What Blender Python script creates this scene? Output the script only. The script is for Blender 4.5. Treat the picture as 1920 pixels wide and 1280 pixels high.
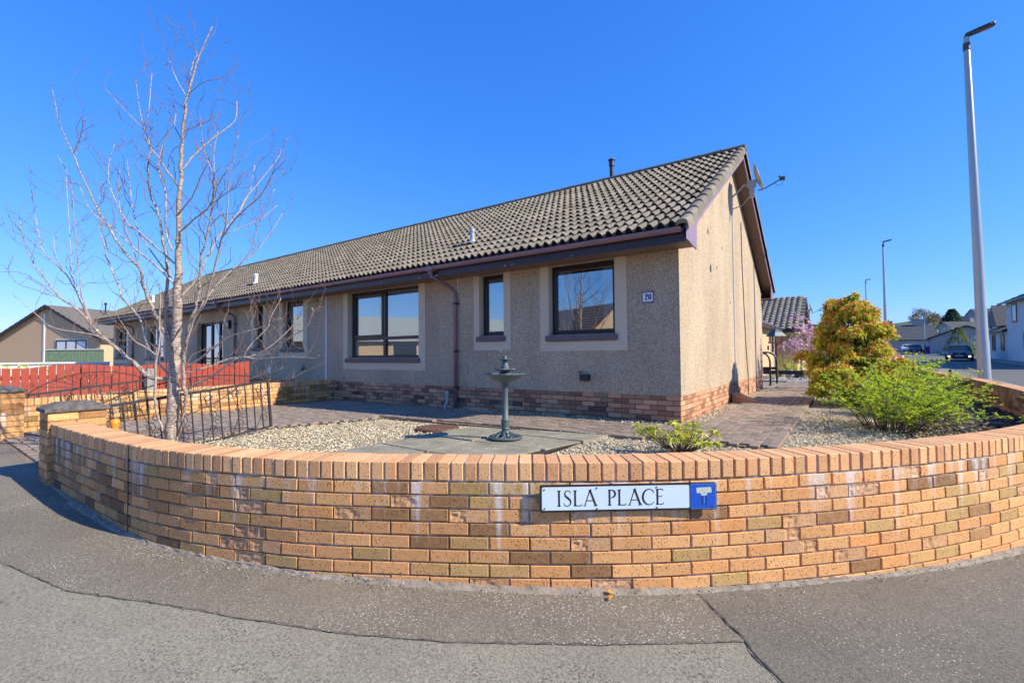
import bpy, bmesh, math, random
import numpy as np
from mathutils import Vector, Matrix, noise as mnoise
rnd = random.Random(7)
R = math.radians
scene = bpy.context.scene
for o in list(bpy.data.objects): bpy.data.objects.remove(o)

# ------------------------------------------------------------------ camera, sky, sun, exposure
CAM = Vector((1.95992, -6.87325, 0.98842)); FOC = 882.27
Fv = Vector((-0.58152, 0.81309, 0.02661)); Rv = Vector((0.81322, 0.58189, -0.00838)); Uv = Vector((0.02229, -0.01676, 0.99961))
cd = bpy.data.cameras.new('camera'); cam = bpy.data.objects.new('camera', cd); scene.collection.objects.link(cam)
cd.sensor_width = 36; cd.lens = 36 * FOC / 1920; cd.clip_start = .05; cd.clip_end = 3000
cam.matrix_world = Matrix(((Rv.x, Uv.x, -Fv.x, CAM.x), (Rv.y, Uv.y, -Fv.y, CAM.y), (Rv.z, Uv.z, -Fv.z, CAM.z), (0, 0, 0, 1)))
scene.camera = cam
SUN_EL, SUN_AZ = R(36), math.atan2(.973, .23)
w = bpy.data.worlds.new('World'); scene.world = w; w.use_nodes = True
nt = w.node_tree; nt.nodes.clear()
sky = nt.nodes.new('ShaderNodeTexSky'); sky.sky_type = 'NISHITA'; sky.sun_disc = False
sky.sun_elevation = SUN_EL; sky.sun_rotation = SUN_AZ; sky.air_density = 1.0; sky.dust_density = .0; sky.ozone_density = 3.0
# camera-like rendering of the sky's colour: one response curve per channel, the same over the whole dome
ssep = nt.nodes.new('ShaderNodeSeparateColor'); scmb = nt.nodes.new('ShaderNodeCombineColor'); nt.links.new(sky.outputs[0], ssep.inputs[0])
for ch, (k_, e_) in enumerate(((.36, 1.18), (.58, .75), (1.16, .50))):
    m1 = nt.nodes.new('ShaderNodeMath'); m1.operation = 'MULTIPLY'; m1.inputs[1].default_value = .212; nt.links.new(ssep.outputs[ch], m1.inputs[0])
    m2 = nt.nodes.new('ShaderNodeMath'); m2.operation = 'POWER'; m2.inputs[1].default_value = e_; nt.links.new(m1.outputs[0], m2.inputs[0])
    m3 = nt.nodes.new('ShaderNodeMath'); m3.operation = 'MULTIPLY'; m3.inputs[1].default_value = k_ / .212; nt.links.new(m2.outputs[0], m3.inputs[0]); nt.links.new(m3.outputs[0], scmb.inputs[ch])
bg = nt.nodes.new('ShaderNodeBackground'); bg.inputs['Strength'].default_value = .15
wo = nt.nodes.new('ShaderNodeOutputWorld')
nt.links.new(scmb.outputs[0], bg.inputs[0]); nt.links.new(bg.outputs[0], wo.inputs[0])
sd = bpy.data.lights.new('sun', 'SUN'); sd.energy = 4.9; sd.angle = R(.53); sd.color = (1, .92, .76)
so = bpy.data.objects.new('sun', sd); scene.collection.objects.link(so)
SD = Vector((math.sin(SUN_AZ) * math.cos(SUN_EL), math.cos(SUN_AZ) * math.cos(SUN_EL), math.sin(SUN_EL)))
so.rotation_euler = SD.to_track_quat('Z', 'Y').to_euler(); so.location = (30, 10, 30)
vs = scene.view_settings; vs.view_transform = 'Standard'; vs.look = 'None'; vs.exposure = .5; vs.gamma = 1; vs.use_curve_mapping = False
scene.render.resolution_x = 1024; scene.render.resolution_y = 682

# ------------------------------------------------------------------ node helpers
def nodemat(name):
    m = bpy.data.materials.new(name); m.use_nodes = True
    t = m.node_tree; b = t.nodes['Principled BSDF']
    return m, t, b
def N(t, typ, **kw):
    n = t.nodes.new(typ)
    for k, v in kw.items():
        if k in n.inputs: n.inputs[k].default_value = v
        else: setattr(n, k, v)
    return n
def ramp(t, fac, stops, interp='LINEAR'):
    r = t.nodes.new('ShaderNodeValToRGB'); r.color_ramp.interpolation = interp
    e = r.color_ramp.elements
    while len(e) < len(stops): e.new(.5)
    for el, (p, c) in zip(e, stops):
        el.position = p; el.color = (*c, 1) if len(c) == 3 else c
    t.links.new(fac, r.inputs[0]); return r.outputs[0]
def mix(t, fac, a, b, mode='MIX'):
    n = t.nodes.new('ShaderNodeMixRGB'); n.blend_type = mode
    for i, v in enumerate((fac, a, b)):
        if hasattr(v, 'is_output'): t.links.new(v, n.inputs[i])
        elif i == 0: n.inputs[0].default_value = v
        else: n.inputs[i].default_value = (*v, 1)
    return n.outputs[0]
def math_(t, op, a, b=0., c=None):
    n = t.nodes.new('ShaderNodeMath'); n.operation = op
    for i, v in enumerate((a, b) if c is None else (a, b, c)):
        if hasattr(v, 'is_output'): t.links.new(v, n.inputs[i])
        else: n.inputs[i].default_value = v
    return n.outputs[0]
def wpos(t, scale=(1, 1, 1)):
    g = t.nodes.new('ShaderNodeNewGeometry'); mp = t.nodes.new('ShaderNodeMapping'); mp.inputs['Scale'].default_value = scale
    t.links.new(g.outputs['Position'], mp.inputs[0]); return mp.outputs[0]
def noise(t, vec, scale, detail=4, rough=.6):
    n = t.nodes.new('ShaderNodeTexNoise'); n.inputs['Scale'].default_value = scale; n.inputs['Detail'].default_value = detail; n.inputs['Roughness'].default_value = rough
    t.links.new(vec, n.inputs['Vector']); return n.outputs[0]
def voro(t, vec, scale, out='Distance', feature='F1', rnd_=1.):
    n = t.nodes.new('ShaderNodeTexVoronoi'); n.feature = feature; n.inputs['Scale'].default_value = scale; n.inputs['Randomness'].default_value = rnd_
    t.links.new(vec, n.inputs['Vector']); return n.outputs[out]
def bump(t, b, h, strength=.5, dist=.01):
    n = t.nodes.new('ShaderNodeBump'); n.inputs['Strength'].default_value = strength; n.inputs['Distance'].default_value = dist
    t.links.new(h, n.inputs['Height']); t.links.new(n.outputs[0], b.inputs['Normal'])
def setc(t, b, c):
    if hasattr(c, 'is_output'): t.links.new(c, b.inputs['Base Color'])
    else: b.inputs['Base Color'].default_value = (*c, 1)
def simple(name, col, rough=.6, var=.12, scale=6, bmp=.0, metal=0., bscale=60, bdist=.004):
    m, t, b = nodemat(name); v = wpos(t); b.inputs['Roughness'].default_value = rough; b.inputs['Metallic'].default_value = metal
    n = noise(t, v, scale)
    setc(t, b, ramp(t, n, [(.25, tuple(c * (1 - var) for c in col)), (.75, tuple(min(1, c * (1 + var)) for c in col))]))
    if bmp: bump(t, b, noise(t, v, bscale), bmp, bdist)
    return m

# brick material; tone comes from the object colour or from a per-brick attribute of a joined mesh
def brick_mat(name, stops, src, efflo=False, speck=.5, soot=0.):
    m, t, b = nodemat(name); v = wpos(t)
    if src == 'object': oi = t.nodes.new('ShaderNodeObjectInfo'); c0 = oi.outputs['Color']
    else: oi = t.nodes.new('ShaderNodeAttribute'); oi.attribute_name = 'Col'; c0 = oi.outputs['Color']
    sp = t.nodes.new('ShaderNodeSeparateColor'); t.links.new(c0, sp.inputs[0])
    base = ramp(t, sp.outputs[0], stops)
    n1 = noise(t, v, 28, 5, .7)
    base = mix(t, math_(t, 'MULTIPLY', n1, .38), base, ramp(t, n1, [(.3, (.28, .13, .05)), (.55, (.70, .38, .14)), (.8, (.82, .52, .23))]))
    # fire specks and pores
    sv = voro(t, wpos(t, (1, 1, .7)), 80); pores = math_(t, 'LESS_THAN', sv, .25); n2 = noise(t, v, 9, 2)
    pores = math_(t, 'MULTIPLY', pores, math_(t, 'GREATER_THAN', n2, .42))
    base = mix(t, math_(t, 'MULTIPLY', pores, speck), base, (.06, .035, .025))
    pal = math_(t, 'MULTIPLY', math_(t, 'LESS_THAN', voro(t, wpos(t, (1.1, .9, 1.3)), 120), .17), .4)
    base = mix(t, pal, base, (.8, .6, .42))
    # fresh broken faces are paler
    base = mix(t, math_(t, 'MULTIPLY', sp.outputs[1], .8), base, ramp(t, noise(t, v, 60, 4), [(.3, (.38, .19, .09)), (.7, (.74, .48, .29))]))
    # value wobble, also carrying the front wall's painted grazing shade
    base = mix(t, 1., base, ramp(t, sp.outputs[2], [(0, (.42, .385, .37)), (.45, (.86, .84, .84)), (1, (1.12, 1.12, 1.12))]), 'MULTIPLY')
    if efflo:
        g = t.nodes.new('ShaderNodeNewGeometry'); sx = t.nodes.new('ShaderNodeSeparateXYZ'); t.links.new(g.outputs['Position'], sx.inputs[0])
        st = noise(t, wpos(t, (1, 1, .05)), 8, 4, .66)
        drop = math_(t, 'DIVIDE', math_(t, 'SUBTRACT', .275, sx.outputs[2]), .62)          # 0 just under the coping, 1 at the ground
        mask = math_(t, 'SUBTRACT', st, math_(t, 'MULTIPLY_ADD', drop, .23, .475)); mask = math_(t, 'MULTIPLY', mask, 5.5)
        mask = math_(t, 'MINIMUM', math_(t, 'MAXIMUM', mask, 0), .72)
        mask = math_(t, 'MULTIPLY', mask, math_(t, 'LESS_THAN', sx.outputs[2], .276))
        mask = math_(t, 'MULTIPLY', mask, ramp(t, noise(t, v, 40, 4), [(.3, (.35,) * 3), (.6, (1,) * 3)]))
        base = mix(t, mask, base, (.78, .74, .72))
    if soot:
        s2 = ramp(t, noise(t, wpos(t, (1, 1, .25)), 5, 5, .7), [(.4, (1,) * 3), (.62, (1 - soot,) * 3)])
        base = mix(t, 1., base, s2, 'MULTIPLY')
    setc(t, b, base); b.inputs['Roughness'].default_value = .88
    hgt = math_(t, 'SUBTRACT', noise(t, v, 90, 5, .7), math_(t, 'MULTIPLY', pores, .5))
    rough_h = math_(t, 'MULTIPLY', noise(t, v, 34, 5, .6), math_(t, 'MULTIPLY_ADD', sp.outputs[1], 1.1, .4))
    bump(t, b, math_(t, 'ADD', hgt, rough_h), .75, .004)
    return m
BUFF = [(0, (.24, .115, .045)), (.09, (.38, .185, .07)), (.14, (.52, .325, .11)), (.24, (.61, .38, .135)), (.32, (.77, .365, .135)), (.75, (.83, .43, .165)), (1, (.79, .33, .10))]
BUFF_DARK = [(0, (.10, .06, .045)), (.3, (.17, .105, .06)), (.5, (.27, .145, .075)), (.8, (.36, .19, .09)), (1, (.42, .22, .10))]
COPE = [(0, (.76, .375, .165)), (.5, (.82, .43, .19)), (1, (.87, .485, .225))]
PLIN = [(0, (.28, .18, .12)), (.16, (.40, .22, .14)), (.24, (.56, .27, .155)), (.8, (.66, .32, .18)), (1, (.74, .42, .24))]
M = {}
M['brick'] = brick_mat('wall_brick', BUFF, 'object', True, .8)
M['brick_j'] = brick_mat('wall_brick_joined', BUFF, 'attr', True, .8)
M['brick_in_j'] = brick_mat('wall_brick_damp', BUFF, 'attr', False, .5, .6)
M['cope'] = brick_mat('coping_brick', COPE, 'object', False, .6)
M['cope_j'] = brick_mat('coping_brick_joined', COPE, 'attr', False, .35)
M['plinth'] = brick_mat('plinth_brick', PLIN, 'object', False, .2)
M['plinth_j'] = brick_mat('plinth_brick_joined', PLIN, 'attr', False, .2)
def mortar(name, col, white=.0):
    m, t, b = nodemat(name); v = wpos(t)
    c = ramp(t, noise(t, v, 14, 5, .7), [(.3, tuple(x * .55 for x in col)), (.6, col), (.8, tuple(min(1, x * 1.5) for x in col))])
    if white:
        st = noise(t, wpos(t, (1, 1, .2)), 7, 4, .65)
        c = mix(t, ramp(t, st, [(.47, (0,) * 3), (.6, (white,) * 3)]), c, (.8, .78, .76))
    setc(t, b, c); b.inputs['Roughness'].default_value = .95; bump(t, b, noise(t, v, 160, 3), .6, .003)
    return m
M['mortar'] = mortar('mortar', (.27, .185, .105)); M['mortar_w'] = mortar('mortar_limed', (.31, .21, .115), .5)
M['mortar_p'] = mortar('mortar_plinth', (.14, .10, .085))

def harl(name, lo, hi, speck=(.85, .8, .7)):
    m, t, b = nodemat(name); v = wpos(t)
    cellc = voro(t, v, 150, 'Color'); sp = t.nodes.new('ShaderNodeSeparateColor'); t.links.new(cellc, sp.inputs[0])
    c = ramp(t, sp.outputs[0], [(0, tuple(x * .55 for x in lo)), (.25, lo), (.7, hi), (.93, tuple(min(1, x * 1.15) for x in hi)), (1, speck)])
    big = ramp(t, noise(t, wpos(t, (1, 1, .35)), 1.3, 5, .6), [(.3, (.80, .78, .76)), (.65, (1.05, 1.05, 1.05))])
    c = mix(t, 1., c, big, 'MULTIPLY')
    fleck = math_(t, 'LESS_THAN', voro(t, wpos(t, (1.3, 1.1, .9)), 60), .13)
    c = mix(t, math_(t, 'MULTIPLY', fleck, .55), c, speck)
    setc(t, b, c); b.inputs['Roughness'].default_value = .92
    bump(t, b, math_(t, 'MULTIPLY', voro(t, v, 150), -1.), .6, .004)
    return m
M['harl'] = harl('pebble_dash', (.335, .25, .160), (.62, .47, .312))
M['harl_far'] = simple('tan_render', (.60, .40, .235), .9, .1, 12, .5, bscale=90)
M['surround'] = simple('smooth_render', (.64, .52, .36), .8, .06, 4, .25, bscale=120)
M['white_render'] = simple('white_render', (.62, .60, .57), .85, .1, 2, .2)
M['grey_render'] = simple('grey_render', (.34, .33, .32), .85, .1, 2, .2)
M['sill'] = simple('sill_concrete', (.155, .11, .115), .7, .12, 8, .3)
M['upvc'] = simple('dark_frame', (.028, .016, .018), .35, .15, 5)
M['brownplastic'] = simple('brown_gutter_plastic', (.27, .15, .17), .32, .14, 4)
M['fascia'] = simple('fascia_paint', (.042, .020, .026), .4, .25, 9, .15)
M['barge'] = simple('bargeboard_paint', (.27, .19, .25), .5, .15, 9, .1)
M['soffit'] = simple('soffit_board', (.20, .13, .10), .7, .1, 5)
M['white'] = simple('white_plastic', (.78, .78, .78), .4, .04, 5)
M['offwhite'] = simple('offwhite_paint', (.62, .60, .55), .6, .08, 5)
M['black'] = simple('black_metal_paint', (.02, .02, .022), .4, .2, 8, .1)
M['iron'] = simple('wrought_iron', (.035, .03, .028), .6, .3, 30, .4, bscale=200, bdist=.001)
M['galv'] = simple('galvanised_steel', (.55, .56, .57), .34, .1, 9, .1, metal=.85)
M['polepaint'] = simple('lamp_post_grey', (.46, .445, .41), .32, .05, 3, metal=.45)
M['lamphead'] = simple('lamp_head_dark', (.06, .06, .055), .4, .1, 9)
M['lead'] = simple('grey_flue', (.42, .44, .45), .45, .08, 12, metal=.3)
M['verdigris'] = simple('green_grey_cast', (.085, .115, .115), .48, .22, 25, .35, bscale=150, bdist=.002)
M['rust'] = simple('rusty_cover', (.14, .065, .035), .85, .25, 18, .5, bscale=90)
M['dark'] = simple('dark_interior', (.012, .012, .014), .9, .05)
M['curtain'] = simple('curtain_cloth', (.72, .73, .72), .9, .05, 3)
M['blind'] = simple('blind_slats', (.74, .80, .74), .7, .06, 3)
M['terracotta'] = simple('terracotta_block', (.52, .26, .12), .85, .12, 14, .3)
def glass():
    m = bpy.data.materials.new('window_glass'); m.use_nodes = True; t = m.node_tree; t.nodes.clear()
    g = t.nodes.new('ShaderNodeBsdfGlossy'); g.inputs['Roughness'].default_value = .0; g.inputs['Color'].default_value = (.9, .93, .95, 1)
    tr = t.nodes.new('ShaderNodeBsdfTransparent'); tr.inputs['Color'].default_value = (.82, .86, .85, 1)
    lw = t.nodes.new('ShaderNodeFresnel'); lw.inputs['IOR'].default_value = 1.9
    f = t.nodes.new('ShaderNodeMath'); f.operation = 'MULTIPLY_ADD'; f.inputs[1].default_value = 1.0; f.inputs[2].default_value = .27
    t.links.new(lw.outputs[0], f.inputs[0])
    v = wpos(t); b = t.nodes.new('ShaderNodeBump'); b.inputs['Strength'].default_value = .05; b.inputs['Distance'].default_value = .01
    t.links.new(noise(t, v, 1.6, 1), b.inputs['Height']); t.links.new(b.outputs[0], g.inputs['Normal'])
    mx = t.nodes.new('ShaderNodeMixShader'); o = t.nodes.new('ShaderNodeOutputMaterial')
    t.links.new(f.outputs[0], mx.inputs[0]); t.links.new(tr.outputs[0], mx.inputs[1]); t.links.new(g.outputs[0], mx.inputs[2]); t.links.new(mx.outputs[0], o.inputs[0])
    return m
M['glass'] = glass()
def tile_mat(name, src):
    m, t, b = nodemat(name); v = wpos(t)
    if src == 'object': oi = t.nodes.new('ShaderNodeObjectInfo'); c0 = oi.outputs['Color']
    else: oi = t.nodes.new('ShaderNodeAttribute'); oi.attribute_name = 'Col'; c0 = oi.outputs['Color']
    sp = t.nodes.new('ShaderNodeSeparateColor'); t.links.new(c0, sp.inputs[0])
    c = ramp(t, sp.outputs[0], [(0, (.19, .155, .12)), (.5, (.25, .208, .16)), (1, (.315, .265, .205))])
    n = noise(t, v, 22, 6, .75)
    c = mix(t, ramp(t, n, [(.42, (.0,) * 3), (.68, (.75,) * 3)]), c, (.12, .105, .08))
    li = math_(t, 'LESS_THAN', voro(t, v, 17), .14)
    c = mix(t, math_(t, 'MULTIPLY', li, .65), c, (.52, .52, .44))
    gr = ramp(t, noise(t, v, 2.3, 6, .7), [(.42, (0,) * 3), (.66, (.7,) * 3)])
    c = mix(t, gr, c, (.16, .14, .10))
    setc(t, b, c); b.inputs['Roughness'].default_value = .93; bump(t, b, noise(t, v, 130, 4), .6, .004)
    return m
M['tile'] = tile_mat('roof_tile', 'object'); M['tile_j'] = tile_mat('roof_tile_joined', 'attr')
M['lip_shade'] = simple('painted_lip_shade', (.012, .012, .012), .9, .1)  # black colour standing in for the shade under the tile lips
M['ridge'] = simple('ridge_mortared', (.12, .105, .085), .95, .45, 26, .8, bscale=70, bdist=.01)
def paver_mat(name, src):
    m, t, b = nodemat(name); v = wpos(t)
    if src == 'object': oi = t.nodes.new('ShaderNodeObjectInfo'); c0 = oi.outputs['Color']
    else: oi = t.nodes.new('ShaderNodeAttribute'); oi.attribute_name = 'Col'; c0 = oi.outputs['Color']
    sp = t.nodes.new('ShaderNodeSeparateColor'); t.links.new(c0, sp.inputs[0])
    c = ramp(t, sp.outputs[0], [(0, (.21, .155, .11)), (.5, (.28, .205, .145)), (.85, (.33, .235, .165)), (1, (.32, .265, .20))])
    c = mix(t, math_(t, 'MULTIPLY', math_(t, 'LESS_THAN', voro(t, v, 30), .1), .5), c, (.6, .56, .5))
    c = mix(t, ramp(t, noise(t, v, 5, 5, .7), [(.45, (0,) * 3), (.7, (.4,) * 3)]), c, (.13, .115, .10))
    setc(t, b, c); b.inputs['Roughness'].default_value = .85; bump(t, b, noise(t, v, 150, 4), .6, .004)
    return m
M['paver'] = paver_mat('block_paver', 'object'); M['paver_j'] = paver_mat('block_paver_joined', 'attr')
def tarmac(name, base, chip=.5, chipscale=28, chipcol=(.75, .74, .70), grit=.5, thr=.16):
    m, t, b = nodemat(name); v = wpos(t)
    c = ramp(t, noise(t, v, 75, 5, .8), [(.34, tuple(x * .5 for x in base)), (.5, base), (.68, tuple(x * 1.55 for x in base))])
    c = mix(t, 1., c, ramp(t, noise(t, v, 1.1, 5, .65), [(.3, (.84, .83, .82)), (.7, (1.14, 1.13, 1.12))]), 'MULTIPLY')
    hole = math_(t, 'LESS_THAN', voro(t, wpos(t, (1, 1.3, 1)), 48), math_(t, 'MULTIPLY', math_(t, 'MAXIMUM', math_(t, 'SUBTRACT', noise(t, v, 3.3, 3), .33), 0), 1.1))
    c = mix(t, math_(t, 'MULTIPLY', hole, grit), c, tuple(x * .35 for x in base))
    vd = voro(t, wpos(t, (.8, 1.25, 1)), chipscale); vn = noise(t, v, 1.7, 4, .7)
    ch = math_(t, 'LESS_THAN', vd, math_(t, 'MULTIPLY', math_(t, 'MAXIMUM', math_(t, 'SUBTRACT', vn, .30), 0), thr * 3.6))
    ch = math_(t, 'MULTIPLY', ch, chip)
    c = mix(t, ch, c, chipcol)
    ch2 = math_(t, 'MULTIPLY', math_(t, 'LESS_THAN', voro(t, wpos(t, (1.2, .9, 1)), 60), .12), chip * .25)
    c = mix(t, ch2, c, tuple(min(1, x * 3) for x in base))
    setc(t, b, c); b.inputs['Roughness'].default_value = .9
    bump(t, b, math_(t, 'SUBTRACT', noise(t, v, 120, 3, .7), math_(t, 'MULTIPLY', hole, grit)), .7, .006)
    return m
M['tar_old'] = tarmac('tarmac_old', (.25, .225, .165), .5, 60, (.62, .58, .5), .75, .08)
M['tar_band'] = tarmac('tarmac_chipped', (.195, .165, .12), .8, 62, (.74, .70, .62), .3, .21)
M['tar_new'] = tarmac('tarmac_newer', (.17, .15, .113), .8, 50, (.72, .69, .63), .4, .14)
M['road'] = tarmac('road_tarmac', (.14, .128, .112), .3, 20, (.5, .5, .48), .4, .08)
M['concrete'] = simple('haunch_concrete', (.27, .225, .175), .95, .3, 12, .7, bscale=50, bdist=.012)
M['kerb'] = simple('kerb_concrete', (.30, .29, .27), .9, .15, 8, .4)
M['joint'] = simple('tarmac_joint', (.115, .10, .082), .95, .3)
M['crack'] = simple('crack_dark', (.045, .04, .035), .95, .2)
def slab_mat():
    m, t, b = nodemat('old_concrete_slab'); v = wpos(t)
    c = ramp(t, noise(t, v, 4, 6, .65), [(.3, (.20, .175, .115)), (.55, (.30, .265, .18)), (.8, (.40, .355, .25))])
    fl = math_(t, 'LESS_THAN', voro(t, wpos(t, (1, 1.6, 1)), 24), math_(t, 'MULTIPLY', math_(t, 'MAXIMUM', math_(t, 'SUBTRACT', noise(t, v, 2.5, 3), .36), 0), 1.0))
    c = mix(t, math_(t, 'MULTIPLY', fl, .7), c, (.62, .60, .52))
    setc(t, b, c); b.inputs['Roughness'].default_value = .92; bump(t, b, noise(t, v, 60, 5), .5, .006); return m
M['slab'] = slab_mat()
def gravel_mat(name, cols, scale):
    m, t, b = nodemat(name); v = wpos(t)
    cc = voro(t, v, scale, 'Color'); sp = t.nodes.new('ShaderNodeSeparateColor'); t.links.new(cc, sp.inputs[0])
    c = ramp(t, sp.outputs[0], cols); d = voro(t, v, scale)
    c = mix(t, 1., c, ramp(t, d, [(.25, (1,) * 3), (.6, (.5,) * 3)]), 'MULTIPLY')
    setc(t, b, c); b.inputs['Roughness'].default_value = .9; bump(t, b, math_(t, 'MULTIPLY', d, -1.), 1., .02); return m
GC = [(0, (.20, .15, .10)), (.25, (.46, .36, .23)), (.6, (.60, .50, .34)), (.85, (.72, .64, .49)), (1, (.80, .76, .68))]
M['gravel'] = gravel_mat('gravel_bed', GC, 55)
M['soil'] = simple('soil', (.05, .036, .025), .95, .4, 30, .8, bscale=60, bdist=.02)
M['grass'] = simple('lawn_green', (.10, .24, .03), .9, .3, 40, .8, bscale=120, bdist=.02)
M['verge'] = simple('far_ground', (.10, .11, .06), .95, .3, 1.5)
def attr_mat(name, rough=.8, trans=0., bmp=.3, bs=80):
    m, t, b = nodemat(name); a = t.nodes.new('ShaderNodeAttribute'); a.attribute_name = 'Col'; v = wpos(t)
    c = mix(t, 1., a.outputs['Color'], ramp(t, noise(t, v, 35, 3), [(.3, (.8,) * 3), (.7, (1.15,) * 3)]), 'MULTIPLY')
    setc(t, b, c); b.inputs['Roughness'].default_value = rough
    if bmp: bump(t, b, noise(t, v, bs, 3), bmp, .003)
    if trans:
        tl = t.nodes.new('ShaderNodeBsdfTranslucent'); t.links.new(c, tl.inputs[0]); mx = t.nodes.new('ShaderNodeMixShader'); mx.inputs[0].default_value = trans
        o = t.nodes['Material Output']; t.links.new(b.outputs[0], mx.inputs[1]); t.links.new(tl.outputs[0], mx.inputs[2]); t.links.new(mx.outputs[0], o.inputs[0])
    return m
M['pebble'] = attr_mat('pebbles', .8); M['leaf'] = attr_mat('leaves', .42, .35, 0); M['leafy'] = attr_mat('sunny_leaves', .34, .42, 0); M['petal'] = attr_mat('petals', .6, .4, 0)
def bark():
    m, t, b = nodemat('birch_bark'); v = wpos(t)
    band = noise(t, wpos(t, (1.2, 1.2, 9)), 14, 4, .75)
    c = ramp(t, band, [(.36, (.09, .05, .04)), (.46, (.27, .18, .14)), (.56, (.53, .44, .36)), (.75, (.72, .66, .58))])
    c = mix(t, ramp(t, noise(t, v, 11, 4), [(.5, (0,) * 3), (.75, (.5,) * 3)]), c, (.30, .27, .13))
    setc(t, b, c); b.inputs['Roughness'].default_value = .75; bump(t, b, band, .6, .006); return m
M['bark'] = bark()
M['twig'] = simple('twig_bark', (.19, .115, .09), .7, .35, 30)
M['stem'] = simple('shrub_stem', (.14, .085, .055), .85, .3, 30)
M['redfence'] = simple('red_fence_stain', (.35, .052, .028), .7, .2, 12, .3, bscale=90)
M['maroon'] = simple('maroon_gate_paint', (.10, .02, .022), .6, .2, 9)
M['greenfence'] = simple('weathered_green_timber', (.20, .27, .16), .85, .3, 8, .4)
M['signwhite'] = simple('sign_face', (.66, .77, .80), .35, .04, 6)
M['signblack'] = simple('sign_black', (.02, .018, .025), .4, .1)
M['signblue'] = simple('sign_blue', (.015, .10, .55), .35, .12, 9)
M['signpale'] = simple('sign_pale_blue', (.10, .27, .62), .4, .1)
M['signcream'] = simple('sign_faded_cream', (.56, .60, .47), .6, .18, 50)
M['navy'] = simple('navy_enamel', (.015, .02, .12), .3, .1)
M['steel'] = simple('dull_screw', (.25, .22, .2), .4, .2, metal=.7)
M['orange'] = simple('orange_plastic', (.70, .27, .03), .5, .3, 14)
M['cap'] = simple('pillar_cap_stone', (.13, .115, .10), .95, .6, 18, .7, bscale=60, bdist=.01)
M['slate'] = simple('far_slate_roof', (.075, .08, .09), .8, .2, 3)
M['tilefar'] = simple('far_tile_roof', (.16, .14, .12), .9, .25, 4)
M['palerooftile'] = simple('pale_roof_tile', (.40, .43, .39), .9, .15, 4)
M['carpaint'] = simple('dark_blue_car_paint', (.010, .012, .018), .2, .05, 3)
M['tyre'] = simple('tyre_rubber', (.02, .02, .02), .85, .1)
M['carglass'] = simple('car_glass', (.02, .03, .035), .05, .05)
M['silvercar'] = simple('silver_car_paint', (.42, .44, .47), .25, .05, metal=.3)
M['redcar'] = simple('dark_car_paint', (.05, .03, .035), .25, .05)
M['purple'] = simple('purple_bin_plastic', (.19, .03, .26), .5, .05)
M['pink'] = simple('reddish_paint', (.38, .10, .08), .6, .1)
lm, lt, lb = nodemat('lit_car_lamp'); lb.inputs['Emission Color'].default_value = (1, .93, .8, 1); lb.inputs['Emission Strength'].default_value = 3.
M['carlamp'] = lm

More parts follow.
